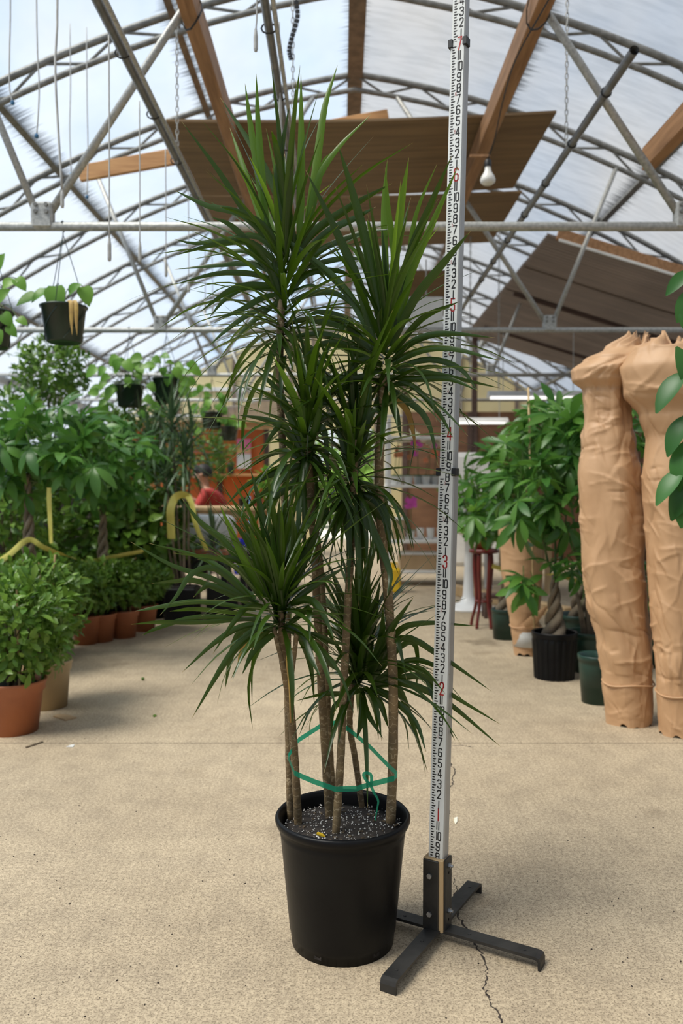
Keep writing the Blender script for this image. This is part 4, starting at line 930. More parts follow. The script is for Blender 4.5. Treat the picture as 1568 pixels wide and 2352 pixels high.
def shell_points(n, cen, rx, ry, rz, inner=.45, seed=0, zmin=None):
    rr = random.Random(seed); out = []
    while len(out) < n:
        d = Vector((rr.gauss(0, 1), rr.gauss(0, 1), rr.gauss(0, 1)))
        if d.length < .05: continue
        d.normalize(); k = inner + (1 - inner) * rr.random() ** .5
        k *= .80 + .34 * noise.noise(d * 2.3 + Vector((seed, 0, 0)))  + .08
        p = Vector((d.x * rx, d.y * ry, d.z * rz)) * k + cen
        if zmin is not None and p.z < zmin: continue
        out.append((p, Vector((d.x / rx, d.y / ry, d.z / rz)).normalized()))
    return out
LS_CIT = leaf_shape(.058, .027, 'obov', 4)
LM_CIT = leaf_mesh('citrus_leaf', LS_CIT, M['citrus'])
def bush(name, lab, base, pot, cen, rad, n_ind, n_stuff, seed, vf=LS_CIT, me=None, mat=None, grp=None, sc=1.0, stakes=0, tips=.35, cat='potted shrub'):
    rr = random.Random(seed); t = thing(name, lab, cat, base, grp); mat = mat or M['citrus']
    if pot: add_pot(t, *pot)
    cen = Vector(cen); h0 = pot[2] * .86 if pot else 0.0
    pts = shell_points(n_ind + n_stuff, cen, *rad, seed=seed, zmin=h0 + .01)
    n_tw = 16; tw = MB()
    for i in range(n_tw):
        e = pts[(i * 37) % len(pts)][0]; b = Vector((rr.uniform(-.02, .02), rr.uniform(-.02, .02), h0 - .01))
        mid = (b + cen) / 2 + Vector((rr.uniform(-.03, .03), rr.uniform(-.03, .03), 0))
        tw.tube(smooth_path([b, mid, e.lerp(cen, .2)], 6), [.007, .006, .005, .004, .003, .002], 5)
    tw.build('stems', M['twig'], t, kind='stuff')
    ms = []
    for p, nrm in pts:
        d = (nrm * .7 + Vector((rr.gauss(0, .55), rr.gauss(0, .55), rr.gauss(.25, .5))))
        ms.append(orient(p, d, (nrm + Vector((0, 0, .7))).normalized(), rr.uniform(-.5, .5), sc * rr.uniform(.65, 1.2)))
    if n_ind:
        lm = me or LM_CIT
        order = sorted(range(len(ms)), key=lambda i: ms[i].translation.y)   # the ones on the open side
        pick = set(order[:n_ind])
        for i in pick: link('leaf', lm, t, ms[i])
        ms = [m_ for i, m_ in enumerate(ms) if i not in pick]
    if ms: stuff_leaves('foliage', vf, ms, mat, t)
    for k in range(stakes):
        MB().tube([(rr.uniform(-.05, .05), rr.uniform(-.05, .05), h0 - .02), (rr.uniform(-.06, .06), rr.uniform(-.05, .05), cen.z + rad[2] * rr.uniform(.75, 1.1))], .005, 6).build('bamboo_stake', M['bamboo'], t)
    return t
TG = 'citrus bushes in pots along the plant wall'
# front pair of bushes
g = ground(30, 1678)
bush('citrus_bush', 'leafy green citrus bush in a large terracotta pot beside the cardboard scrap', g, (.147, .108, .235, M['terra'], 'terra'), (.02, .02, .46), (.27, .24, .235), 260, 900, 11, stakes=1)
g = ground(108, 1622)
bush('citrus_bush', 'leafy green citrus bush in a beige plastic pot', g, (.125, .098, .235, M['beige'], 'terra'), (-.03, 0, .50), (.24, .22, .27), 260, 800, 12, stakes=2)
rows = [((198, 1478), .105, M['terra'], (.02, 0, .39), (.22, .20, .17), 21, 'terracotta pot half hidden behind the beige pot'), ((230, 1472), .12, M['terra'], (0, 0, .41), (.24, .22, .19), 22, 'terracotta pot, second along the plant wall'),
        ((284, 1463), .115, M['terra'], (0, 0, .39), (.22, .22, .18), 23, 'terracotta pot next to a tall bamboo stake'), ((330, 1448), .11, M['terra'], (0, 0, .37), (.20, .22, .17), 24, 'terracotta pot next to the black square tubs')]
for (pp, r, m_, cen, rad, sd, wd) in rows:
    bush('citrus_bush', 'small citrus bush in a ' + wd, ground(*pp), (r, r * .75, .20, m_, 'terra'), cen, rad, 0, 900, sd, mat=M['citrus_dk'], stakes=1 if sd in (22, 23, 24) else 0)
for i, (pp, cen, rad, sd) in enumerate((((20, 1545), (0, 0, .47), (.34, .26, .22), 31), ((120, 1500), (0, 0, .46), (.32, .26, .20), 32))):
    bush('citrus_bush', ('dark shrub behind the terracotta pot bush under the yellow tape', 'dark shrub behind the beige pot bush under the yellow tape')[i], ground(*pp), (.12, .09, .2, M['black_plastic'], 'round'), cen, rad, 0, 1000, sd, mat=M['citrus_dk'])

# palmate pachiras -------------------------------------------------
def palmate(L, k=6, W=.30, droop=.45, pet=.13):
    v = []; f = []
    mb = MB().tube([(0, 0, 0), (0, pet * .5, .012), (0, pet, 0)], .0028, 4); v += mb.v; f += mb.f
    rr = random.Random(int(L * 1000) + k)
    for i in range(k):
        a = -2.3 + 4.6 * i / (k - 1); l = L * (1 - .20 * abs(a) / 2.3) * rr.uniform(.9, 1.06)
        lv, lf = leaf_shape(l, l * W, 'obov', 5, .12, droop * rr.uniform(.7, 1.3))
        Mz = Matrix.Translation((0, pet, 0)) @ Matrix.Rotation(-a, 4, 'Z') @ Matrix.Rotation(rr.uniform(-.25, .05), 4, 'X')
        n = len(v); v += [Mz @ p for p in lv]; f += [tuple(q + n for q in x) for x in lf]
    return v, f
def pachira(lab, base, pot, stems, clusters, L, mat, seed, trunk='braid', trunk_h=.5, cat='potted tree', low=None, W=.32, grp=None):
    """stems: list of 3-D polylines in local space; clusters: list of (point, radius, count)"""
    rr = random.Random(seed); t = thing('pachira', lab, cat, base, grp)
    h0 = 0
    if pot: add_pot(t, *pot); h0 = pot[2] * .86
    if trunk == 'braid':
        for k in range(3):
            P = []; rs = []
            for i in range(26):
                q = i / 25; a = 2 * math.pi * (k / 3 + q * 1.6 * trunk_h / .45); r = .034 * (1 - q) ** 1.3 + .012
                P.append((r * math.cos(a), r * math.sin(a), h0 - .02 + trunk_h * q)); rs.append(.026 * (1 - q) ** 1.5 + .011)
            MB().tube(P, rs, 8).build('braided_trunk', M['trunk'], t, True)
    elif trunk == 'plain':
        MB().tube([(0, 0, h0 - .02), (.01, .01, h0 + trunk_h * .5), (0, 0, h0 + trunk_h)], [.028, .022, .018], 8).build('trunk', M['trunk'], t, True)
    for s in stems: MB().tube(smooth_path(s, 8), [.011, .010, .009, .008, .007, .006, .005, .004], 6).build('branch', M['stem_green'], t, True)
    vs = [palmate(L * q, k, W, dr_) for q, k, dr_ in ((1, 6, .35), (.85, 5, .5), (1.1, 7, .45))]
    mes = [leaf_mesh('palmate_leaf', vf, mat) for vf in vs]
    for (c, rad, n) in clusters:
        c = Vector(c); rx, ry, rz = rad if isinstance(rad, tuple) else (rad, rad, rad)
        for p, nrm in shell_points(n, c, rx, ry, rz, .55, seed + int(c.x * 100)):
            d = nrm + Vector((rr.gauss(0, .25), rr.gauss(0, .25), rr.gauss(-.05, .25)))
            q = p - d.normalized() * .12
            link('leaf', rr.choice(mes), t, orient(q, d, (nrm * .55 + Vector((0, -.25, .8))).normalized(), rr.uniform(-.35, .35), rr.uniform(.75, 1.1)))
    return t
def crown(base, px, py, Y): return at(px, py, Y) - Vector(base)
# bright pachiras of the plant wall
b = Vector((at(66, 1200, 5.2).x, 5.2, 0))
pachira('green pachira with a braided trunk wrapped by the yellow tape', b, (.15, .11, .24, M['black_plastic'], 'round'), [[(0, 0, 1.15), crown(b, 90, 1100, 5.2), crown(b, 60, 990, 5.2)], [(0, 0, 1.1), crown(b, 160, 1050, 5.2), crown(b, 190, 960, 5.1)]],
        [(crown(b, 90, 1010, 5.15), (.36, .3, .22), 46), (crown(b, 190, 1060, 5.1), (.26, .25, .22), 30), (crown(b, 40, 1080, 5.3), (.25, .25, .2), 20)], .155, M['pachira_lt'], 41, 'braid', 1.0, W=.36)
b = Vector((at(236, 1200, 6.1).x, 6.1, 0))
pachira('pachira with a brown braided trunk behind the bamboo stake', b, (.15, .11, .24, M['black_plastic'], 'round'), [[(0, 0, 1.0), crown(b, 240, 1100, 6.1), crown(b, 250, 1000, 6.1)]],
        [(crown(b, 245, 1040, 6.0), (.42, .3, .24), 44), (crown(b, 240, 1110, 6.1), (.36, .3, .22), 30)], .15, M['pachira_lt'], 42, 'braid', .85, W=.36)
# deep green mass behind, filling the wall of plants
LS_SM = leaf_shape(.075, .034, 'ellip', 3); LS_MD = leaf_shape(.13, .065, 'ellip', 4)
for i, (px, py, Y, rad, vf, mt, lab, n) in enumerate((
    (120, 850, 7.4, (.36, .36, .32), LS_SM, M['citrus'], 'small-leaved tree whose loose crown rises above the tape-wrapped pachira', 900),
    (20, 1010, 6.8, (.5, .4, .45), LS_SM, M['citrus_dk'], 'dark small-leaved tree behind the braided pachira trunk', 1400),
    (290, 1010, 7.6, (.55, .4, .40), LS_SM, M['citrus'], 'small-leaved tree behind the pachira with brown trunk', 1500),
    (160, 1200, 6.9, (.75, .35, .55), LS_MD, M['citrus_dk'], 'broad dark shrub in deep shade behind the two pachiras', 1100),
    (20, 1190, 5.9, (.4, .3, .5), LS_SM, M['citrus_dk'], 'dark shrub behind the taped braided trunk', 900),
    (338, 1200, 7.0, (.42, .32, .52), LS_MD, M['citrus_dk'], 'dark leafy shrub behind the black square tubs', 700),
    (462, 1045, 10.7, (.50, .35, .42), LS_SM, M['citrus'], 'leafy tree in front of the orange partition behind the person', 900))):
    c = at(px, py, Y); base = Vector((c.x, Y, 0))
    bush('leafy_tree', lab, base, (.17, .13, .28, M['black_plastic'], 'round'), (0, 0, c.z), rad, 0, n, 50 + i, vf=vf, mat=mt, cat='potted tree')

# slim dracaenas in black square tubs
LS_DR = None
def strap_mesh(L, w, droop, mat):
    P = [Vector((0, 0, 0)), Vector((0, L * .35, .02)), Vector((0, L * .7, -droop * L * .25)), Vector((0, L, -droop * L * .7))]
    v, f, uv = ribbon(P, w, 7, .2, side=Vector((1, 0, 0))); me = bpy.data.meshes.new('strap_leaf'); me.from_pydata([tuple(p) for p in v], [], f); me.polygons.foreach_set('use_smooth', [True] * len(f)); me.materials.append(mat); me.update(); return me
STR = [strap_mesh(.30, .024, .3, M['drac_bg']), strap_mesh(.26, .022, .8, M['drac_bg']), strap_mesh(.34, .024, .05, M['drac_bg'])]
def bg_drac(lab, base, heads, seed, tub=True):
    rr = random.Random(seed); t = thing('slim_dracaena', lab, 'potted plant', base)
    if tub:
        MB().bbox((0, 0, .14), (.26, .26, .28), .012).build('tub', M['black_plastic'], t); MB().box((0, 0, .283), (.22, .22, .01)).build('soil', M['soil'], t)
    else: add_pot(t, .14, .11, .24, M['black_plastic'])
    for (c, n) in heads:
        c = Vector(c); MB().tube(smooth_path([(rr.uniform(-.06, .06), rr.uniform(-.06, .06), .24), (c.x * .6, c.y * .6, c.z * .55), c], 9), .010, 6).build('cane', M['trunk'], t, True)
        for i in range(n):
            q = i / n; az = i * 2.4 + rr.uniform(-.2, .2); el = math.radians(-20 + 98 * q); d = Vector((math.cos(az) * math.cos(el), math.sin(az) * math.cos(el), math.sin(el)))
            link('leaf', STR[1] if q < .35 else STR[0] if q < .75 else STR[2], t, orient(c + Vector((0, 0, -.18 + .2 * q)), d, Vector((0, 0, 1)), rr.uniform(-.3, .3), rr.uniform(.8, 1.1)))
b = ground(420, 1425)
bg_drac('slim grey-green dracaena tied with the looped yellow tape, in a black square tub', b, [(crown(b, 395, 960, b.y), 46), (crown(b, 345, 1020, b.y), 40), (crown(b, 425, 1040, b.y - .1), 44), (crown(b, 380, 1085, b.y - .1), 36), (crown(b, 440, 985, b.y), 30)], 61)
b = ground(360, 1405)
bg_drac('slim dracaena half hidden behind the looped yellow tape', b, [(crown(b, 330, 1060, b.y), 36), (crown(b, 370, 940, b.y), 36)], 62)
b = ground(515, 1421)
bg_drac('low strappy dracaena beside the blue bin', b, [(crown(b, 490, 1240, b.y), 30)], 63)

# hanging baskets --------------------------------------------------
LS_P = leaf_shape(.105, .085, 'heart', 5, .12, .35); LM_P = leaf_mesh('pothos_leaf', LS_P, M['pothos'])
def basket(lab, px, py, Y, r, h, zhang, leaves, seed, dry=False, s=1.0, show_pot=True):
    rr = random.Random(seed); c = at(px, py, Y); t = thing('hanging_basket', lab, 'hanging plant', c)
    add_pot(t, r, r * .78, h, M['basket'], 'basket')
    for k in range(4):      # swirl ribs on the side
        a0 = k * 1.57 + .3; MB().tube([((r * .785 + (r * .19) * q + .002) * math.cos(a0 + q * 1.3), (r * .785 + r * .19 * q + .002) * math.sin(a0 + q * 1.3), h * (.06 + .8 * q)) for q in [i / 8 for i in range(9)]], .0022, 4).build('swirl_rib', M['basket'], t)
    zt = zhang - c.z
    for k in range(3):
        a = k * 2.094 + .5; MB().tube([(r * math.cos(a), r * math.sin(a), h * .97), (0, 0, zt * .93)], .0022, 4).build('hanger_wire', M['basket'], t)
    hk = [(0, 0, zt * .92), (0, 0, zt - .04)] + [(.0, .028 * math.sin(q), zt + .0 - .028 * math.cos(q) + .0) for q in [i * math.pi / 6 for i in range(9)]]
    MB().tube(hk, .003, 5).build('hook', M['basket'], t)
    for (dx, dz, dy, sc, dirx, dirz) in leaves:
        p = Vector((dx, dy, h + dz)); d = Vector((dirx, -.35, dirz))
        MB().tube(smooth_path([(rr.uniform(-.03, .03), 0, h * .85), (dx * .6, dy * .6, h + max(dz, 0) * .8 + .03), p], 6), .0025, 5).build('petiole', M['stem_green'], t)
        link('leaf', LM_P, t, orient(p, d, Vector((.1 * dirx, -1, .4)).normalized(), rr.uniform(-.3, .3), sc * s))
    if dry:
        for x0 in (.075, .10):
            v, f, uv = ribbon([(x0 - .03, -.09, h), (x0, -.118, h * .95), (x0 + .002, -.118, h * .5), (x0 + .006, -.116, h * .1)], .022, 9, .2); mesh_obj('dry_leaf', v, f, M['dry_leaf'], t, True)
    return t
def wild(n, seed, spread, up=.12, down=-.1):
    rr = random.Random(seed); out = []
    for i in range(n):
        x = rr.uniform(-spread, spread); z = rr.uniform(down, up) if abs(x) > .1 else rr.uniform(0, up)
        out.append((x, z, rr.uniform(-.14, .05), rr.uniform(.7, 1.2), x * 4 + rr.uniform(-.5, .5), rr.uniform(-1.2, .1)))
    return out
TIE = 2.472
basket('dark green hanging basket with a few big pothos leaves and a dried yellow leaf', 147, 788, 4.4, .118, .195, TIE, [(-.02, .09, -.06, 1.35, .05, -1.1), (-.085, .075, -.02, .9, -.9, -.5), (-.14, .05, 0, 1.1, -1.1, -.25), (.03, .07, .0, .8, .4, .3), (.105, .10, .0, 1.0, .35, -.8), (-.06, .06, .05, .8, -.5, .3)], 71, True)
basket('hanging basket of small-leaved pothos beside the big-leaved basket', -22, 800, 4.4, .118, .195, TIE, [(.04, .05, -.02, .9, .6, .5), (.09, .12, -.05, .8, .7, .3), (.05, .22, -.02, .8, .3, .6), (.10, -.03, -.08, .8, .6, -.7), (.13, -.09, -.08, .7, .5, -.7), (.16, .16, -.05, .8, .6, -.6), (.08, -.12, -.1, .7, .2, -.8), (.17, -.05, -.06, .6, .8, -.4), (.02, .3, 0, .8, .2, .4)], 72)
basket('hanging basket overflowing with trailing pothos, between two other baskets', 298, 935, 7.24, .125, .19, TIE, wild(34, 73, .30, .26, -.3), 73)
basket('dark green hanging basket with pothos spilling to one side', 383, 922, 7.24, .125, .20, TIE, wild(20, 74, .22, .2, -.12), 74)
basket('hanging basket with bright pothos near the orange partition', 487, 985, 10.08, .135, .20, TIE, wild(26, 75, .26, .32, -.2), 75)
basket('small low hanging basket in front of the orange partition', 527, 1012, 10.08, .105, .17, TIE, wild(8, 76, .12, .1, -.05), 76)

# yellow tape ------------------------------------------------------
def ytape(lab, pts, w, face=True):
    P = [at(*p) for p in pts]; t = thing('yellow_tape', lab, 'tape', P[0])
    Q = smooth_path([p - P[0] for p in P], 5 * len(P)); v, f, uv = ribbon(Q, w, 5 * len(P), .12, twist=.6, wprof=lambda t: 1); mesh_obj('strip', v, f, M['tape_y'], t, True)
ytape('yellow tape strung between the pachira trunks above the citrus bushes', [(-20, 1300, 4.9), (20, 1275, 5.0), (64, 1240, 5.08), (100, 1258, 5.1), (150, 1278, 5.3), (200, 1290, 5.8), (235, 1285, 5.95), (280, 1276, 6.1), (330, 1266, 6.3)], .035)
ytape('short yellow tape hanging straight down from the tape-wrapped pachira', [(113, 1120, 5.0), (112, 1150, 5.0), (114, 1200, 5.0), (116, 1248, 5.0)], .032)
ytape('yellow tape looped and knotted around the slim dracaena', [(393, 1238, 6.18), (392, 1205, 6.16), (391, 1175, 6.14), (396, 1155, 6.16), (404, 1142, 6.2), (418, 1137, 6.2), (434, 1142, 6.2)], .058)
ytape('yellow tape running down from the knot on the slim dracaena', [(430, 1138, 6.2), (440, 1158, 6.18), (445, 1190, 6.16), (455, 1222, 6.16), (474, 1265, 6.2)], .042)
ytape('yellow tape around the pachira trunks behind the small wrapped plant', [(1130, 1300, 5.8), (1200, 1320, 5.9), (1270, 1322, 5.2), (1310, 1330, 5.2), (1350, 1345, 5.2)], .03)

# ------------------------------------------------------------------ paper-wrapped plants
def paper_wrap(t, Y, rows, amp, seed, nseg=150, nring=300, flat=.92, ncrease=430):
    """a tube of stiff paper: long soft valleys plus many sharp straight creases"""
    base = t.location; ys = [r[0] for r in rows]; rr = random.Random(seed)
    C = []; RX = []
    for i in range(nring + 1):
        py = ys[0] + (ys[-1] - ys[0]) * i / nring
        k = max(j for j in range(len(rows) - 1) if rows[j][0] <= py + 1e-6); a, b = rows[k], rows[k + 1]; q = (py - a[0]) / (b[0] - a[0]); q = q * q * (3 - 2 * q)
        L, Rr = at(a[1] + (b[1] - a[1]) * q, py, Y), at(a[2] + (b[2] - a[2]) * q, py, Y); C.append((L + Rr) / 2); RX.append((Rr.x - L.x) / 2)
    C = np.array([tuple(c) for c in C]); RX = np.array(RX); rm = RX.mean(); H = C[0, 2] - C[-1, 2]
    an = np.linspace(0, 2 * np.pi, nseg, endpoint=False)
    Zg = np.repeat((C[0, 2] - C[:, 2])[:, None], nseg, 1); Sg = np.repeat((an * rm)[None], nring + 1, 0); per = 2 * np.pi * rm
    D = np.zeros_like(Zg)
    for k in range(5):      # long soft valleys that wander down the tube
        f1 = rr.choice((2, 3, 4, 5)); D += amp * .42 * np.abs(np.sin(f1 * Sg / rm * .5 + rr.uniform(0, 6) + 1.3 * np.sin(Zg * rr.uniform(2, 6) + rr.uniform(0, 6)))) - amp * .27
    for k in range(int(ncrease)):
        cs, cz = rr.uniform(0, per), rr.uniform(-.02, H)
        th = rr.choice((rr.gauss(math.pi / 2, .35), rr.gauss(0, .4), rr.uniform(0, math.pi)))
        ln = rr.uniform(.025, .14) * (1.5 if abs(math.sin(th)) > .8 else .8); w = rr.uniform(.006, .022); am = amp * rr.choice((1, 1, -1)) * rr.uniform(.12, .62) ** 1.0
        ds = (Sg - cs + per / 2) % per - per / 2; dz = Zg - cz
        u = ds * math.cos(th) + dz * math.sin(th); n_ = -ds * math.sin(th) + dz * math.cos(th) + .12 * u * np.sin(u * 30 + k)
        prof = np.where(n_ > 0, np.exp(-np.abs(n_) / w), np.exp(-np.abs(n_) / (w * .35)))      # one steep side
        D += am * prof * np.clip(1 - (np.abs(u) / ln) ** 2, 0, 1)
    low = np.where(Zg > H * .86, .55, 1.0); D *= low
    D[0] += np.array([rr.uniform(-1, 1) for _ in range(nseg)]) * amp
    zj = np.zeros_like(D); ph = [rr.uniform(0, 6) for _ in range(4)]
    zj[:6] = amp * 2.2 * (np.sin(an * 5 + ph[0]) + np.sin(an * 11 + ph[1]))[None] * np.linspace(1, 0, 6)[:, None]
    zj[-4:] = amp * .9 * (np.sin(an * 4 + ph[2]) + np.sin(an * 9 + ph[3]))[None] * np.linspace(0, 1, 4)[:, None]
    X = C[:, 0:1] + np.cos(an)[None] * (RX[:, None] + D); Yv = C[:, 1:2] + np.sin(an)[None] * (RX[:, None] * flat + D); Zv = C[:, 2:3] + zj
    V = np.stack([X - base.x, Yv - base.y, Zv - base.z], -1).reshape(-1, 3); v = [tuple(p) for p in V]
    f = [(i * nseg + s, i * nseg + nseg + s, i * nseg + nseg + (s + 1) % nseg, i * nseg + (s + 1) % nseg) for i in range(nring) for s in range(nseg)]
    n0 = len(v); cc = V[:nseg].mean(0); v.append((cc[0], cc[1], cc[2] - .03))
    f += [(n0, s, (s + 1) % nseg) for s in range(nseg)]
    return mesh_obj('paper_wrap', v, f, M['paper'], t, True)
def wrapped(lab, Y, rows, amp, seed, pot_px, rpot, hp, cords=(), **k):
    g = Vector((at(pot_px, 1500, Y).x, Y, 0)); t = thing('wrapped_plant', lab, 'wrapped plant', g)
    paper_wrap(t, Y, rows, amp, seed, **k)
    MB().lathe([(rpot * .93, 0), (rpot * .97, .01), (rpot * 1.0, .06), (rpot * 1.01, hp)], 36).build('pot', M['black_plastic'], t, True)
    for (py, xl, xr) in cords:
        c = (at(xl, py, Y) + at(xr, py, Y)) / 2 - g; r = (xr - xl) / 2 / F * Y
        MB().tube([c + Vector((r * math.cos(a), r * .94 * math.sin(a), .006 * math.sin(3 * a))) for a in [i * math.pi / 16 for i in range(33)]], .0045, 5, False).build('paper_band', M['paper'], t, True)
    return t
YW = 3.83
wrapped('tall brown paper-wrapped plant with a flared collar, its pot base peeking out black', YW,
        [(786, 1448, 1486), (800, 1392, 1492), (826, 1346, 1500), (852, 1316, 1478), (872, 1316, 1452), (896, 1338, 1440), (960, 1342, 1444), (1020, 1334, 1456), (1090, 1326, 1468), (1180, 1330, 1474), (1280, 1336, 1474), (1380, 1350, 1482), (1480, 1374, 1492), (1560, 1386, 1496), (1575, 1386, 1497), (1630, 1392, 1496), (1662, 1394, 1492)], .0135, 3, 1444, .084, .12, [(1566, 1384, 1500)])
wrapped('tall brown paper-wrapped plant with a broad shoulder, beside the flared one', 3.66,
        [(790, 1500, 1600), (804, 1448, 1650), (850, 1428, 1672), (900, 1436, 1668), (955, 1470, 1650), (1010, 1486, 1640), (1100, 1480, 1636), (1250, 1488, 1632), (1400, 1496, 1630), (1500, 1505, 1630), (1580, 1510, 1632), (1640, 1513, 1630), (1684, 1516, 1626)], .0135, 8, 1572, .084, .12, [(1590, 1508, 1636)])
wrapped('short brown paper-wrapped plant with taped pot behind the black ribbed pot', 5.42,
        [(1203, 1150, 1238), (1212, 1144, 1242), (1300, 1152, 1244), (1380, 1164, 1240), (1425, 1172, 1236), (1440, 1174, 1240), (1500, 1180, 1240)], .009, 5, 1210, .070, .08, [(1437, 1171, 1243)], nseg=80, nring=100, ncrease=140)
o = [c for c in COL.objects if c.name.startswith('wrapped_plant')][-1]
v, f, uv = ribbon([at(1205, 1440, 5.3) - o.location, at(1225, 1425, 5.25) - o.location, at(1262, 1388, 5.2) - o.location], .06, 6, .2); mesh_obj('paper_flap', v, f, M['paper'], o, True)
tp_ = MB().lathe([(.093, .06), (.0935, .13), (.0935, .16)], 30).build('clear_tape_band', M['sack'], o, True)

# pachiras on the other side of the aisle
b = ground(1272, 1556)
pachira('pachira with a braided swollen trunk in a black ribbed pot', b, (.128, .112, .27, M['black_plastic'], 'ribbed'), [[(0, 0, .62), crown(b, 1258, 1290, b.y), crown(b, 1240, 1200, b.y)], [(0, 0, .62), crown(b, 1290, 1280, b.y), crown(b, 1300, 1180, b.y)], [(0, 0, .6), crown(b, 1275, 1270, b.y), crown(b, 1270, 1100, b.y)]],
        [(crown(b, 1240, 1110, b.y), (.30, .26, .30), 60), (crown(b, 1300, 1020, b.y + .05), (.20, .22, .22), 34), (crown(b, 1215, 1335, b.y - .06), (.10, .08, .08), 4), (crown(b, 1290, 1300, b.y - .05), (.14, .1, .1), 6)], .165, M['pachira'], 81, 'braid', .38)
b = Vector((at(1330, 1500, 5.35).x, 5.35, 0))
pachira('tall pachira in a dark green pot behind the ribbed pot', b, (.14, .11, .28, M['green_pot'], 'round'), [[(0, 0, .6), crown(b, 1310, 1150, 5.35), crown(b, 1290, 980, 5.35)], [(0, 0, .6), crown(b, 1270, 1150, 5.35), crown(b, 1230, 1000, 5.35)]],
        [(crown(b, 1260, 990, 5.3), (.34, .28, .22), 46), (crown(b, 1350, 1010, 5.4), (.26, .26, .3), 26)], .165, M['pachira_lt'], 82, 'braid', .4)
b = Vector((at(1160, 1430, 6.0).x, 6.0, 0))
pachira('pachira in a small green pot next to the red-legged stand', b, (.10, .085, .22, M['green_pot'], 'round'), [[(0, 0, .45), crown(b, 1150, 1280, 6.0), crown(b, 1140, 1130, 6.0)], [(0, 0, .45), crown(b, 1175, 1200, 6.0), crown(b, 1190, 1080, 6.0)]],
        [(crown(b, 1130, 1150, 5.95), (.28, .25, .30), 52), (crown(b, 1175, 1060, 6.0), (.22, .2, .2), 24)], .16, M['pachira'], 83, 'braid', .32)
b = Vector((at(1480, 1500, 5.1).x, 5.1, 0))
pachira('pachira seen between the two tall paper-wrapped plants', b, (.14, .11, .28, M['green_pot'], 'round'), [[(0, 0, .6), crown(b, 1450, 1200, 4.9), crown(b, 1460, 1060, 4.9)]],
        [(crown(b, 1460, 1090, 4.9), (.26, .22, .36), 50), (crown(b, 1420, 1330, 5.0), (.2, .2, .25), 20)], .15, M['pachira'], 84, 'braid', .4)
for (px, py, r, h, lab) in ((1372, 1612, .10, .245, 'empty dark green pot standing in front of the flared paper-wrapped plant'), (1350, 1540, .13, .24, 'dark green pot with a bare stump beside the black ribbed pot')):
    g = ground(px, py); t = thing('green_pot', lab, 'pot', g); add_pot(t, r, r * .8, h, M['green_pot'])
    if py == 1540:
        for k in range(3): MB().tube([(.02 * k - .02, 0, h * .8), (.05 * (k - 1), .02, h + .16), (.09 * (k - 1), .03, h + .3)], [.02, .014, .008], 7).build('stump', M['trunk'], t, True)
for (px, lab, seed) in ((1213, 'bamboo stake rising out of the big pachira crown', 1),):
    a, c = at(px, 890, 5.1), at(px + 16, 1450, 5.1); tag(MB().tube([Vector((c.x, 5.1, .0)), a], .0065, 6).build('bamboo_stake', M['bamboo'], None, True), lab, 'stake')

# glossy leaves of a tall plant at the edge
b = Vector((1.52, 2.95, 0)); t = thing('glossy_leaf_plant', 'plant with big glossy leaves hanging over the broad-shouldered paper-wrapped plant', 'potted plant', b)
add_pot(t, .15, .12, .28, M['green_pot'])
LM_F = leaf_mesh('glossy_leaf', leaf_shape(.155, .07, 'ellip', 7, .14, .35), M['fig']); 
st_p = [(0, 0, .22), (-.02, .02, .9), (.0, 0, 1.5), (-.03, 0, 2.0)]
MB().tube(smooth_path(st_p, 10), .012, 8).build('stem', M['trunk'], t, True)
for (px, py, dx, dz, s) in ((1572, 855, -.75, -.65, 1.0), (1575, 955, -.6, -.8, .9), (1572, 1015, -.35, -.9, 1.0), (1568, 1078, -.9, -.75, .9), (1580, 1100, -.35, -1, 1.0), (1590, 1085, -.6, -1, 1.05), (1580, 622, -.7, -.6, .65), (1578, 668, -.4, -1, .65), (1572, 700, -.2, -1, .5), (1600, 900, -.3, .5, 1), (1640, 1000, .5, -.4, 1), (1650, 800, .5, .2, 1), (1600, 760, -.1, .8, 1)):
    p = at(px, py, 2.72) - b; link('leaf', LM_F, t, orient(p, Vector((dx, -.25, dz)), Vector((-.45, -.8, .5)), R.uniform(-.3, .3), s))
    MB().tube(smooth_path([(-.01, 0, p.z - .06), (p.x * .5, p.y * .5, p.z + .02), p], 6), .004, 5).build('petiole', M['stem_green'], t)

# ------------------------------------------------------------------ furniture and goods at the back
def table(name, lab, x0, x1, y0, y1, h, topm, legm, cat='table', th=.035, leg=.06):
    t = thing(name, lab, cat, ((x0 + x1) / 2, (y0 + y1) / 2, 0)); w, d = x1 - x0, y1 - y0
    for k in range(3): MB().bbox((0, -d / 2 + d * (k + .5) / 3, h - th / 2), (w, d / 3 - .006, th), .003).build('top_plank', topm, t)
    for sx in (-1, 1):
        for sy in (-1, 1): MB().box((sx * (w / 2 - leg), sy * (d / 2 - leg), (h - th) / 2), (leg, leg, h - th)).build('leg', legm, t)
    MB().box((0, -d / 2 + .05, h - th - .04), (w - .1, .025, .08)).build('apron', topm, t)
    return t
table('potting_bench', 'rough wooden potting bench in front of the person in red', -2.2, -.78, 8.6, 9.3, .90, M['pine'], M['pine'])
table('work_table', 'wooden work table with cans, by the white pedestal', 1.36, 2.2, 8.5, 9.1, .80, M['pine'], M['pine'])
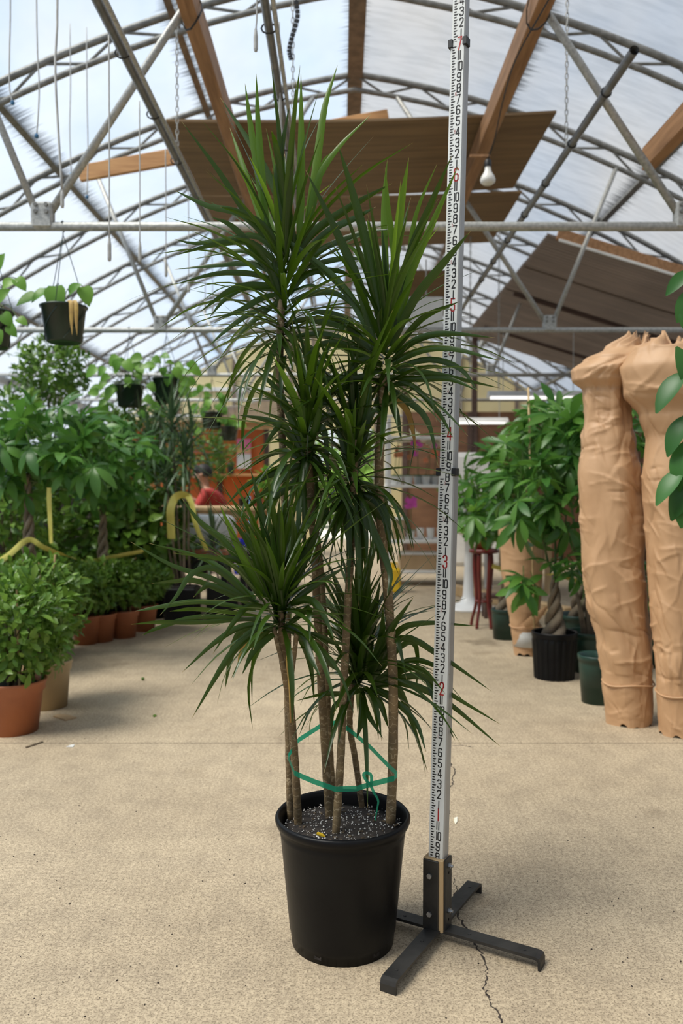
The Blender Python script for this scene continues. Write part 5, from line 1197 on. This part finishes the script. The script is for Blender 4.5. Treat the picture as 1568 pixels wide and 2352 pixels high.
def lumpy(name, lab, c, size, mat, cat, seed, flat=.35):
    v = []; f = []; nu, nv = 22, 12
    for j in range(nv + 1):
        ph = math.pi * j / nv
        for i in range(nu):
            th = 2 * math.pi * i / nu; d = Vector((math.sin(ph) * math.cos(th), math.sin(ph) * math.sin(th), math.cos(ph)))
            s = 1 / max(abs(d.x) ** 4 + abs(d.y) ** 4 + abs(d.z) ** 4, 1e-6) ** .25 * .8
            p = d * s * (1 + .12 * noise.noise(d * 3 + Vector((seed, 0, 0)))); v.append((p.x * size[0] / 2, p.y * size[1] / 2, p.z * size[2] / 2 + size[2] / 2))
    for j in range(nv):
        for i in range(nu): k = (i + 1) % nu; f.append((j * nu + i, j * nu + nu + i, j * nu + nu + k, j * nu + k))
    o = mesh_obj(name, v, f, mat, None, True); o.location = c; return tag(o, lab, cat)
g = Vector((at(480, 1200, 7.9).x, 7.9, 0))
t = table('plant_bench', 'low black plant bench under the white sack', g.x - .42, g.x + .42, 7.55, 8.2, .52, M['black_metal'], M['black_metal'], 'bench')
lumpy('white_sack', 'big white woven sack on the low bench in front of the person', g + Vector((0, 0, .52)), (.62, .5, .36), M['sack'], 'sack', 4)
t = thing('seedling_tray', 'red-brown seedling tray with small green sprouts on a bench', 'tray', Vector((at(462, 1280, 7.33).x, 7.33, .50)))
mb = MB().bbox((0, 0, .03), (.5, .3, .06), .01); mb.build('tray', M['terra'], t)
stuff_leaves('sprouts', leaf_shape(.05, .02, 'ellip', 2), [orient(Vector((R.uniform(-.23, .23), R.uniform(-.13, .13), .06)), Vector((R.gauss(0, .4), R.gauss(0, .4), 1))) for _ in range(260)], M['citrus'], t)
table('plant_bench', 'low black bench holding the seedling tray', t.location.x - .28, t.location.x + .28, 7.16, 7.5, .50, M['black_metal'], M['black_metal'], 'bench')
g = ground(556, 1318); b = thing('blue_bin', 'bright blue plastic bin standing by the potting bench', 'bin', g)
mb = MB(); v = []
for (z, s) in ((0, .085), (.02, .09), (.40, .12), (.42, .132), (.45, .132), (.45, .12), (.05, .085)): v += [(-s * 1.0, -s, z), (s * 1.0, -s, z), (s * 1.0, s, z), (-s * 1.0, s, z)]
mb.add(v, [(3, 2, 1, 0)] + [(k * 4 + i, k * 4 + (i + 1) % 4, k * 4 + 4 + (i + 1) % 4, k * 4 + 4 + i) for k in range(6) for i in range(4)] + [(24, 25, 26, 27)]); mb.build('body', M['blue'], b)
MB().box((-.07, -.116, .17), (.05, .003, .10)).build('label', M['white'], b)
g = ground(575, 1330); t = thing('blue_broom', 'light blue pole leaning beside the blue bin', 'pole', g)
MB().tube([(0, 0, 0), (-.015, .05, 1.0)], .013, 7).build('handle', M['lightblue'], t, True); MB().bbox((0, 0, .03), (.10, .04, .06), .01).build('head', M['lightblue'], t)
# goods on the orange partition's shelves and the bench
for i, (px, py, Y, hgt, r, mt, lab) in enumerate(((512, 1091, 11.75, .09, .045, 'ink', 'small black pot on the orange shelf'), (530, 1091, 11.75, .16, .05, 'green_pot', 'green bottle-like pot on the orange shelf'), (560, 1165, 8.8, .10, .06, 'black_plastic', 'black pot on the potting bench'), (592, 1165, 8.8, .16, .05, 'red_wood', 'red can on the potting bench'),
                                            (1073, 1186, 8.8, .20, .035, 'label_paper', 'printed spray can on the work table beside a blue one'), (1090, 1186, 8.8, .17, .035, 'blue', 'blue can with lid on the work table'))):
    c = at(px, py, Y); c.z = {0: 1.3075, 1: 1.3075}.get(i, .90 if i < 4 else .80)
    o = MB().lathe([(r * .85, 0), (r * .9, hgt * .02), (r, hgt * .8), (r * 1.05, hgt * .82), (r * 1.05, hgt * .9), (r * .6, hgt * .93), (r * .55, hgt), (0, hgt)], 16).build('shelf_can', M[mt], None, True); o.location = c; tag(o, lab, 'container')
c = Vector((at(625, 1130, 8.9).x, 8.9, .90))
bush('variegated_plant', 'small broad-leaved plant on the potting bench', c, (.07, .055, .11, M['white_plastic'], 'round'), (0, 0, .24), (.17, .15, .13), 0, 60, 91, vf=LS_MD, mat=M['pothos'], cat='potted plant')

# orchid trolley
OX, OY = at(962, 1200, 9.5).x, 9.5
tr = thing('orchid_trolley', 'white metal shelving trolley on castors holding orchids', 'trolley', (OX, OY, 0))
W2, D2 = .36, .25
for sx in (-1, 1):
    for sy in (-1, 1):
        MB().bbox((sx * W2, sy * D2, .99), (.045, .045, 1.78), .004).build('post', M['white'], tr)
        MB().lathe([(.0, -.02), (.045, -.018), (.05, 0), (.045, .018), (0, .02)], 14).build('castor', M['black_plastic'], tr).matrix_local = Matrix.Translation((sx * W2, sy * D2, .05)) @ Matrix.Rotation(math.pi / 2, 4, 'Y')
SHZ = (.16, .50, 1.12, 1.66)
for z in SHZ:
    MB().bbox((0, 0, z), (W2 * 2 + .06, D2 * 2 + .06, .035), .004).build('shelf', M['white'], tr)
t = thing('white_post', 'white perforated upright post standing just behind the measuring rod', 'post', (at(1036, 1200, 9.0).x, 9.0, 0))
up_ = MB()      # slotted upright: two flanges, two edge strips and the bridges between the open slots
for sx in (-1, 1): up_.box((sx * .022, -.0185, 1.05), (.026, .003, 2.1)); up_.box((sx * .0335, 0, 1.05), (.003, .04, 2.1))
zz = 0
for k in range(22): zc = .15 + k * .085; up_.box((0, -.0185, (zz + zc - .02) / 2), (.018, .003, zc - .02 - zz)); zz = zc + .02
up_.box((0, -.0185, (zz + 2.1) / 2), (.018, .003, 2.1 - zz)); up_.build('upright', M['white'], t)
PET = leaf_mesh('petal', leaf_shape(.05, .045, 'ellip', 3), M['orchid_white'])
def orchid(lab, px, z, dy, mt, nfl, h, lean, seed):
    rr = random.Random(seed); c = Vector((at(px, 1200, OY).x, OY + dy, z)); t = thing('orchid', lab, 'orchid', c)
    MB().lathe([(.04, 0), (.055, .10), (.058, .10), (.05, .095), (0, .09)], 16).build('pot', M['white_plastic'], t, True)
    st = smooth_path([(0, 0, .09), (lean * .3, -.02, .09 + h * .6), (lean, -.05, .09 + h), (lean * 1.8, -.07, .06 + h)], 10); MB().tube(st, .004, 5).build('flower_stem', M['stem_green'], t, True)
    for k in range(4): link('leaf', LM_F, t, orient(Vector((0, 0, .09)), Vector((math.cos(k * 1.6), math.sin(k * 1.6), .5)), s=.8))
    pe = [leaf_mesh('petal', leaf_shape(.036, .034, 'ellip', 3), M[mt])]
    for i in range(nfl):
        p = Vector(st[4 + i % 6]) + Vector((rr.uniform(-.06, .06), rr.uniform(-.05, 0), rr.uniform(-.05, .05))); fl = bpy.data.objects.new('flower', None); COL.objects.link(fl); fl.parent = t; fl.location = p
        for k in range(5):
            a = k * 2 * math.pi / 5 + .3; link('petal', pe[0], fl, orient(Vector((0, 0, 0)), Vector((math.cos(a), -.25, math.sin(a))), Vector((0, -1, 0)), 0, rr.uniform(.8, 1.1)))
OR = [(905, 1.135, -.1, 'orchid_white', 6, .42, .05, 'white orchid on the trolley shelf above the crates'), (915, 1.135, .12, 'orchid_or', 6, .30, .04, 'orange orchid on the trolley shelf'), (935, 1.135, -.12, 'orchid_pink', 6, .40, .05, 'magenta orchid on the upper trolley shelf'),
      (960, 1.135, .0, 'orchid_white', 6, .48, -.04, 'tall white orchid in the middle of the trolley shelf'), (975, 1.135, -.14, 'orchid_or', 5, .26, .04, 'yellow-orange orchid low on the trolley shelf'), (985, 1.135, .05, 'orchid_white', 6, .42, .04, 'white orchid next to the measuring rod'), (995, 1.135, -.1, 'orchid_pink', 4, .32, .03, 'pale pink orchid next to the measuring rod'),
      (940, .5175, -.14, 'orchid_pink', 8, .36, .02, 'magenta orchid on the lower trolley shelf')]
for i, (px, z, dy, mt, nf, h, ln, lab) in enumerate(OR): orchid(lab, px, z, dy, mt, nf, h, ln, i)
for i, (px, z, dy, sz, mt, lab) in enumerate(((958, .1775, -.05, (.42, .34, .17), 'card', 'cardboard box with pale lid on the bottom trolley shelf'), (985, 1.135 - .22 - .035 * 0, 0, (.3, .3, .2), 'beige', ''), (912, .5175, -.02, (.14, .3, .22), 'beige', 'beige basket on the lower trolley shelf'))):
    if not lab: continue
    c = Vector((at(px, 1200, OY).x, OY + dy, z)); t = thing('box', lab, 'box', c); MB().bbox((0, 0, sz[2] / 2), sz, .006).build('carton', M[mt], t); MB().bbox((0, 0, sz[2] + .012), (sz[0] * 1.04, sz[1] * 1.04, .024), .006).build('lid', M['white'], t)
for i, px in enumerate((962, 985, 1008)):
    c = Vector((at(px, 1200, OY).x, OY - .15, .5175)); o = MB().lathe([(.034, 0), (.044, .12), (.047, .13), (.042, .125), (0, .11)], 18).build('white_pot', M['white_plastic'], None, True); o.location = c; tag(o, 'empty white pot on the lower trolley shelf', 'pot', 'white pots on the trolley')
g = ground(903, 1360); t = thing('yellow_bucket', 'yellow plastic canister on the floor by the orchid trolley', 'canister', g)
MB().bbox((0, 0, .13), (.15, .15, .26), .02).build('body', M['yellow'], t); MB().tube([(0, 0, .25), (0, 0, .30)], .03, 10).build('cap', M['yellow'], t); MB().tube([(-.05, 0, .26), (-.04, 0, .31), (.04, 0, .31), (.05, 0, .26)], .01, 6).build('handle', M['yellow'], t)
# wall unit and white cupboard behind the pedestal
t = thing('white_cabinet', 'white cabinet standing against the brown plywood partition', 'cabinet', (at(1080, 1100, 11.9).x, 11.9, 0))
MB().bbox((0, 0, .80), (.75, .5, 1.6), .01).build('body', M['white'], t)
for sx in (-1, 1):
    d_ = MB().bbox((sx * .185, -.258, .8), (.355, .02, 1.5), .004).build('door', M['white'], t); MB().box((sx * .03, -.275, .85), (.015, .015, .14)).build('handle', M['black_metal'], d_)

# white pedestal
g = ground(1075, 1398); t = thing('pedestal', 'white tulip pedestal stand with round base', 'pedestal', g)
MB().lathe([(.235, 0), (.24, .008), (.235, .018), (.15, .035), (.075, .06), (.05, .12), (.04, .3), (.032, .6), (.04, .66), (.10, .685), (.21, .70), (.215, .712), (.20, .72), (0, .72)], 40).build('pedestal_body', M['white_plastic'], t, True)
p0 = g + Vector((0, 0, .72))
bush('trailing_plant', 'leafy trailing plant standing on the white pedestal', p0, (.12, .085, .17, M['white_plastic'], 'round'), (0, 0, .27), (.26, .22, .28), 0, 330, 92, vf=LS_SM, mat=M['pothos'], cat='potted plant')
# stand with red cabriole legs
g = ground(1116, 1446); t = thing('plant_stand', 'small plant stand with curved dark red legs', 'plant stand', g + Vector((0, .12, 0)))
for a in (-2.2, -1.2, .6, 2.4):
    d = Vector((math.cos(a), math.sin(a), 0)); MB().tube(smooth_path([d * .115 + Vector((0, 0, .0)), d * .105 + Vector((0, 0, .06)), d * .065 + Vector((0, 0, .22)), d * .085 + Vector((0, 0, .46)), d * .08 + Vector((0, 0, .60))], 14), [.013, .013, .012, .012, .012, .013, .014, .015, .016, .017, .017, .017, .016, .015], 8).build('leg', M['red_wood'], t, True)
MB().lathe([(.10, .585), (.115, .59), (.115, .615), (.10, .62), (0, .62)], 28).build('top', M['red_wood'], t, True)
MB().lathe([(.07, .2), (.074, .205), (.07, .215), (0, .215)], 20).build('lower_shelf', M['red_wood'], t, True)
bush('variegated_plant', 'yellow-green variegated plant on the red-legged stand', t.location + Vector((0, 0, .62)), (.07, .055, .10, M['terra'], 'round'), (.0, 0, .17), (.20, .16, .16), 0, 60, 93, vf=LS_MD, mat=M['pothos'], cat='potted plant')
c = ground(1148, 1418); t = thing('low_bench', 'low dark brown bench between the red-legged stand and the wrapped plant', 'bench', c + Vector((0.02, 0, 0)))
MB().bbox((0, 0, .185), (.34, .16, .035), .004).build('seat', M['dark_wood'], t)
for sx in (-1, 1):
    for sy in (-1, 1): MB().box((sx * .15, sy * .055, .085), (.03, .03, .17)).build('leg', M['dark_wood'], t)
g = ground(1120, 1350); t = thing('white_board', 'white wooden plank leaning near the pedestal', 'plank', g)
MB().bbox((0, 0, .36), (.09, .025, .74), .003, Matrix.Rotation(-.1, 3, 'X')).build('plank', M['white'], t)
g = ground(1105, 1400); tag(MB().bbox(g + Vector((.25, .3, .05)), (.10, 1.9, .10), .006, Matrix.Rotation(.42, 3, 'Z')).build('timber_sleeper', M['pine']), 'pale timber sleeper lying on the floor behind the pedestal', 'timber')

# things on the floor ----------------------------------------------
def flat_piece(name, lab, poly, th, mat, cat, lift=.0):
    P = [ground(*p) for p in poly]; n = len(P); v = [p + Vector((0, 0, .0005 + lift)) for p in P] + [p + Vector((0, 0, th + lift * 2)) for p in P]
    f = [tuple(range(n - 1, -1, -1)), tuple(range(n, 2 * n))] + [(i, (i + 1) % n, (i + 1) % n + n, i + n) for i in range(n)]
    tag(mesh_obj(name, v, f, mat), lab, cat)
flat_piece('cardboard_scrap', 'torn cardboard scrap on the floor by the beige pot', [(122, 1647), (150, 1656), (176, 1650), (160, 1645), (133, 1643)], .006, M['card'], 'scrap')
flat_piece('paper_scrap', 'tiny white paper scrap on the concrete', [(152, 1716), (168, 1717), (171, 1711), (163, 1712)], .003, M['white'], 'scrap')
flat_piece('petal', 'pale yellow fallen petal beside the crack in the concrete', [(1043, 1880), (1050, 1878), (1050, 1888), (1046, 1894), (1042, 1888)], .003, M['orchid_white'], 'petal')
flat_piece('leaf_bit', 'small yellow-green leaf bit on the open concrete', [(350, 1645), (356, 1642), (360, 1645), (354, 1648)], .004, M['citrus'], 'leaf')
flat_piece('dark_twig', 'thin dark twig lying in front of the terracotta pot', [(58, 1717), (98, 1704), (99, 1706), (60, 1719)], .004, M['twig'], 'twig')
g = ground(328, 1563); o = MB().lathe([(0, 0), (.008, .004), (.010, .010), (.008, .016), (0, .02)], 12).build('fallen_fruit', M['citrus'], None, True); o.location = g; tag(o, 'tiny green fallen fruit on the concrete', 'fruit')
mb = MB()
for i in range(300):
    px, py = R.uniform(0, 1568), R.uniform(1450, 2340)
    if 620 < px < 960 and py > 1700: continue
    g = ground(px, py); s = R.uniform(.0008, .0026); a = R.uniform(0, 3)
    mb.box(g + Vector((0, 0, s * .4)), (s * R.uniform(1, 2.2), s, s * .8), Matrix.Rotation(a, 3, 'Z'))
mb.build('floor_crumbs', M['crack'], fl, kind='stuff')

# bright garden beyond the doorway
for i, (x, y_, r, z) in enumerate(((-1.2, 24, 1.3, 1.0), (.6, 25, 1.5, 1.2), (2.2, 24.5, 1.2, 1.0), (-.2, 28, 1.8, 2.2), (1.6, 29, 1.8, 2.4), (-2.6, 27, 1.6, 2.0))):
    bush('garden_shrub', 'sunlit yellow-green garden shrub beyond the end doorway', (x, y_, -.03), None, (0, 0, z), (r, r * .7, z), 0, 700, 100 + i, vf=leaf_shape(.3, .16, 'ellip', 3), mat=M['hedge'], cat='shrub', grp='garden shrubs beyond the doorway')

# ------------------------------------------------------------------ the person working at the bench
PY = 9.75
pc = at(478, 1130, PY); px0 = pc.x + .02
pe = thing('person', 'person in a red shirt sitting and leaning forward to work among the plants', 'person', (px0, PY, 0))
def skin_body(name, nodes, edges, mat, parent, root=0, sub=2):
    me = bpy.data.meshes.new(name); me.from_pydata([n[0] for n in nodes], edges, []); o = bpy.data.objects.new(name, me); COL.objects.link(o); o.parent = parent
    md = o.modifiers.new('skin', 'SKIN'); md.use_smooth_shade = True
    sv = me.skin_vertices[0].data
    for i, n in enumerate(nodes): r = n[1]; sv[i].radius = r if isinstance(r, tuple) else (r, r); sv[i].use_root = (i == root)
    sd = o.modifiers.new('sub', 'SUBSURF'); sd.levels = sub; sd.render_levels = sub
    me.materials.append(mat); return o
# faces -x, seated; back rounded, arms reaching forward
nodes = [((.10, 0, .56), (.15, .13)), ((.10, 0, .72), (.135, .11)), ((.06, 0, .90), (.16, .115)), ((.0, 0, 1.03), (.15, .10)), ((-.045, 0, 1.10), (.06, .06)), ((-.07, 0, 1.16), (.052, .052)), ((-.095, 0, 1.22), (.078, .088)), ((-.105, 0, 1.30), (.07, .082)),
         ((-.02, -.17, 1.03), .062), ((-.12, -.22, .86), .048), ((-.33, -.16, .93), .036), ((-.40, -.14, .95), .026), ((-.46, -.13, .955), (.030, .016)),
         ((-.02, .17, 1.03), .062), ((-.14, .22, .90), .048), ((-.34, .12, 1.0), .036), ((-.41, .10, 1.03), .026), ((-.47, .09, 1.04), (.030, .016)),
         ((.04, -.10, .52), .09), ((-.34, -.14, .53), .068), ((-.36, -.14, .10), .042), ((-.50, -.15, .05), .034), ((.04, .10, .52), .09), ((-.34, .14, .53), .068), ((-.36, .14, .10), .042), ((-.50, .15, .05), .034)]
edges = [(0, 1), (1, 2), (2, 3), (3, 4), (4, 5), (5, 6), (6, 7), (3, 8), (8, 9), (9, 10), (10, 11), (11, 12), (3, 13), (13, 14), (14, 15), (15, 16), (16, 17), (0, 18), (18, 19), (19, 20), (20, 21), (0, 22), (22, 23), (23, 24), (24, 25)]
# fingers and thumb, each a short chain leaving the palm
for (pi, sgn) in ((12, 1), (17, -1)):
    bx, by, bz = nodes[pi][0]
    for k in range(5):
        o_ = (k - 1.5) * .014
        if k < 4: p1 = (bx - .045, by + o_, bz - .004); p2 = (bx - .075 + .006 * abs(k - 1.5), by + o_ * 1.1, bz - .022)
        else: p1 = (bx + .005, by + sgn * .032, bz - .004); p2 = (bx - .03, by + sgn * .045, bz - .014)
        i = len(nodes); nodes += [(p1, .0085), (p2, .007)]; edges += [(pi, i), (i, i + 1)]
skin_body('body', nodes, edges, M['skin'], pe)
def scale_r(r, k): return tuple(x * k for x in r) if isinstance(r, tuple) else r * k
sh = [(nodes[i][0], scale_r(nodes[i][1], 1.13)) for i in (0, 1, 2, 3, 8, 9, 13, 14)]
sh.append(((-.02, 0, 1.075), (.085, .085)))
skin_body('shirt', sh, [(0, 1), (1, 2), (2, 3), (3, 4), (4, 5), (3, 6), (6, 7), (3, 8)], M['shirt'], pe)
tro = [(nodes[i][0], scale_r(nodes[i][1], 1.12)) for i in (0, 18, 19, 20, 22, 23, 24)]
skin_body('trousers', tro, [(0, 1), (1, 2), (2, 3), (0, 4), (4, 5), (5, 6)], M['jeans'], pe)
for s_ in (-1, 1):
    MB().bbox((-.45, s_ * .145, .035), (.27, .10, .07), .025).build('shoe', M['ink'], pe, True)
hv = []; hf = []; nu, nv = 24, 12
for j in range(nv + 1):
    ph = math.pi * .62 * j / nv
    for i in range(nu):
        th = 2 * math.pi * i / nu; d = Vector((math.sin(ph) * math.cos(th), math.sin(ph) * math.sin(th), math.cos(ph)))
        q = .098 + .006 * noise.noise(d * 6); x = d.x * q * 1.08 + .022; 
        hv.append((x - .095, d.y * q * .92, d.z * q * 1.12 + 1.275 + (.05 if d.x < -.3 and d.z < .5 else 0)))
for j in range(nv):
    for i in range(nu): k = (i + 1) % nu; hf.append((j * nu + i, j * nu + nu + i, j * nu + nu + k, j * nu + k))
mesh_obj('hair', hv, hf, M['hair'], pe, True)
for s_ in (-1, 1):
    MB().lathe([(0, -.008), (.016, -.006), (.02, 0), (.014, .006), (0, .007)], 10).build('ear', M['skin'], pe, True).matrix_local = Matrix.Translation((-.085, s_ * .088, 1.255)) @ Matrix.Rotation(math.pi / 2, 4, 'X')
    MB().lathe([(0, -.011), (.008, -.008), (.011, 0), (.008, .008), (0, .011)], 10).build('eye', M['white_plastic'], pe, True).matrix_local = Matrix.Translation((-.172, s_ * .032, 1.265))
    MB().lathe([(0, -.005), (.004, -.003), (.005, 0), (.004, .003), (0, .005)], 8).build('pupil', M['ink'], pe, True).matrix_local = Matrix.Translation((-.181, s_ * .032, 1.264))
mb = MB(); mb.add([(-.175, -.010, 1.262), (-.175, .010, 1.262), (-.206, 0, 1.225), (-.175, -.017, 1.218), (-.175, .017, 1.218)], [(0, 2, 1), (0, 3, 2), (1, 2, 4), (2, 3, 4)]); mb.build('nose', M['skin'], pe, True)
MB().bbox((-.174, 0, 1.195), (.012, .046, .010), .003).build('mouth', M['red_wood'], pe)
t = thing('stool', 'dark stool under the person in the red shirt', 'stool', (px0 + .10, PY, 0))
MB().lathe([(.16, .42), (.17, .43), (.17, .455), (.15, .46), (0, .46)], 24).build('seat', M['dark_wood'], t, True)
for a in (.8, 2.4, 3.9, 5.5): MB().tube([(.12 * math.cos(a), .12 * math.sin(a), .43), (.16 * math.cos(a), .16 * math.sin(a), 0)], .014, 6).build('leg', M['dark_wood'], t)

# far odds and ends
P = [at(430, 962, 12.86), at(500, 948, 12.86), at(570, 922, 12.86), at(655, 908, 12.86)]; v = []; f = []
Q = smooth_path(P, 18)
for i, p in enumerate(Q):
    for k in range(5): v.append(p + Vector((0, .25 * k, -.05 * math.sin(k * 2 + i * .7) - .06 * k)))
    if i:
        for k in range(4): a = (i - 1) * 5 + k; f.append((a, a + 1, a + 6, a + 5))
o = mesh_obj('plastic_sheet', v, f, M['sack'], None, True); tag(o, 'sagging white plastic sheet strung up before the yellow end wall', 'sheet')
so = o.modifiers.new('thick', 'SOLIDIFY'); so.thickness = .004
t = thing('blank_sign', 'blank white sign board standing on a tie bar behind the second tallest crown', 'sign', at(978, 756, 7.24)); MB().bbox((0, 0, .14), (.30, .02, .28), .006).build('board', M['white'], t); MB().tube([(0, 0, .27), (0, 0, .60)], .006, 5).build('hanger', M['galv'], t)
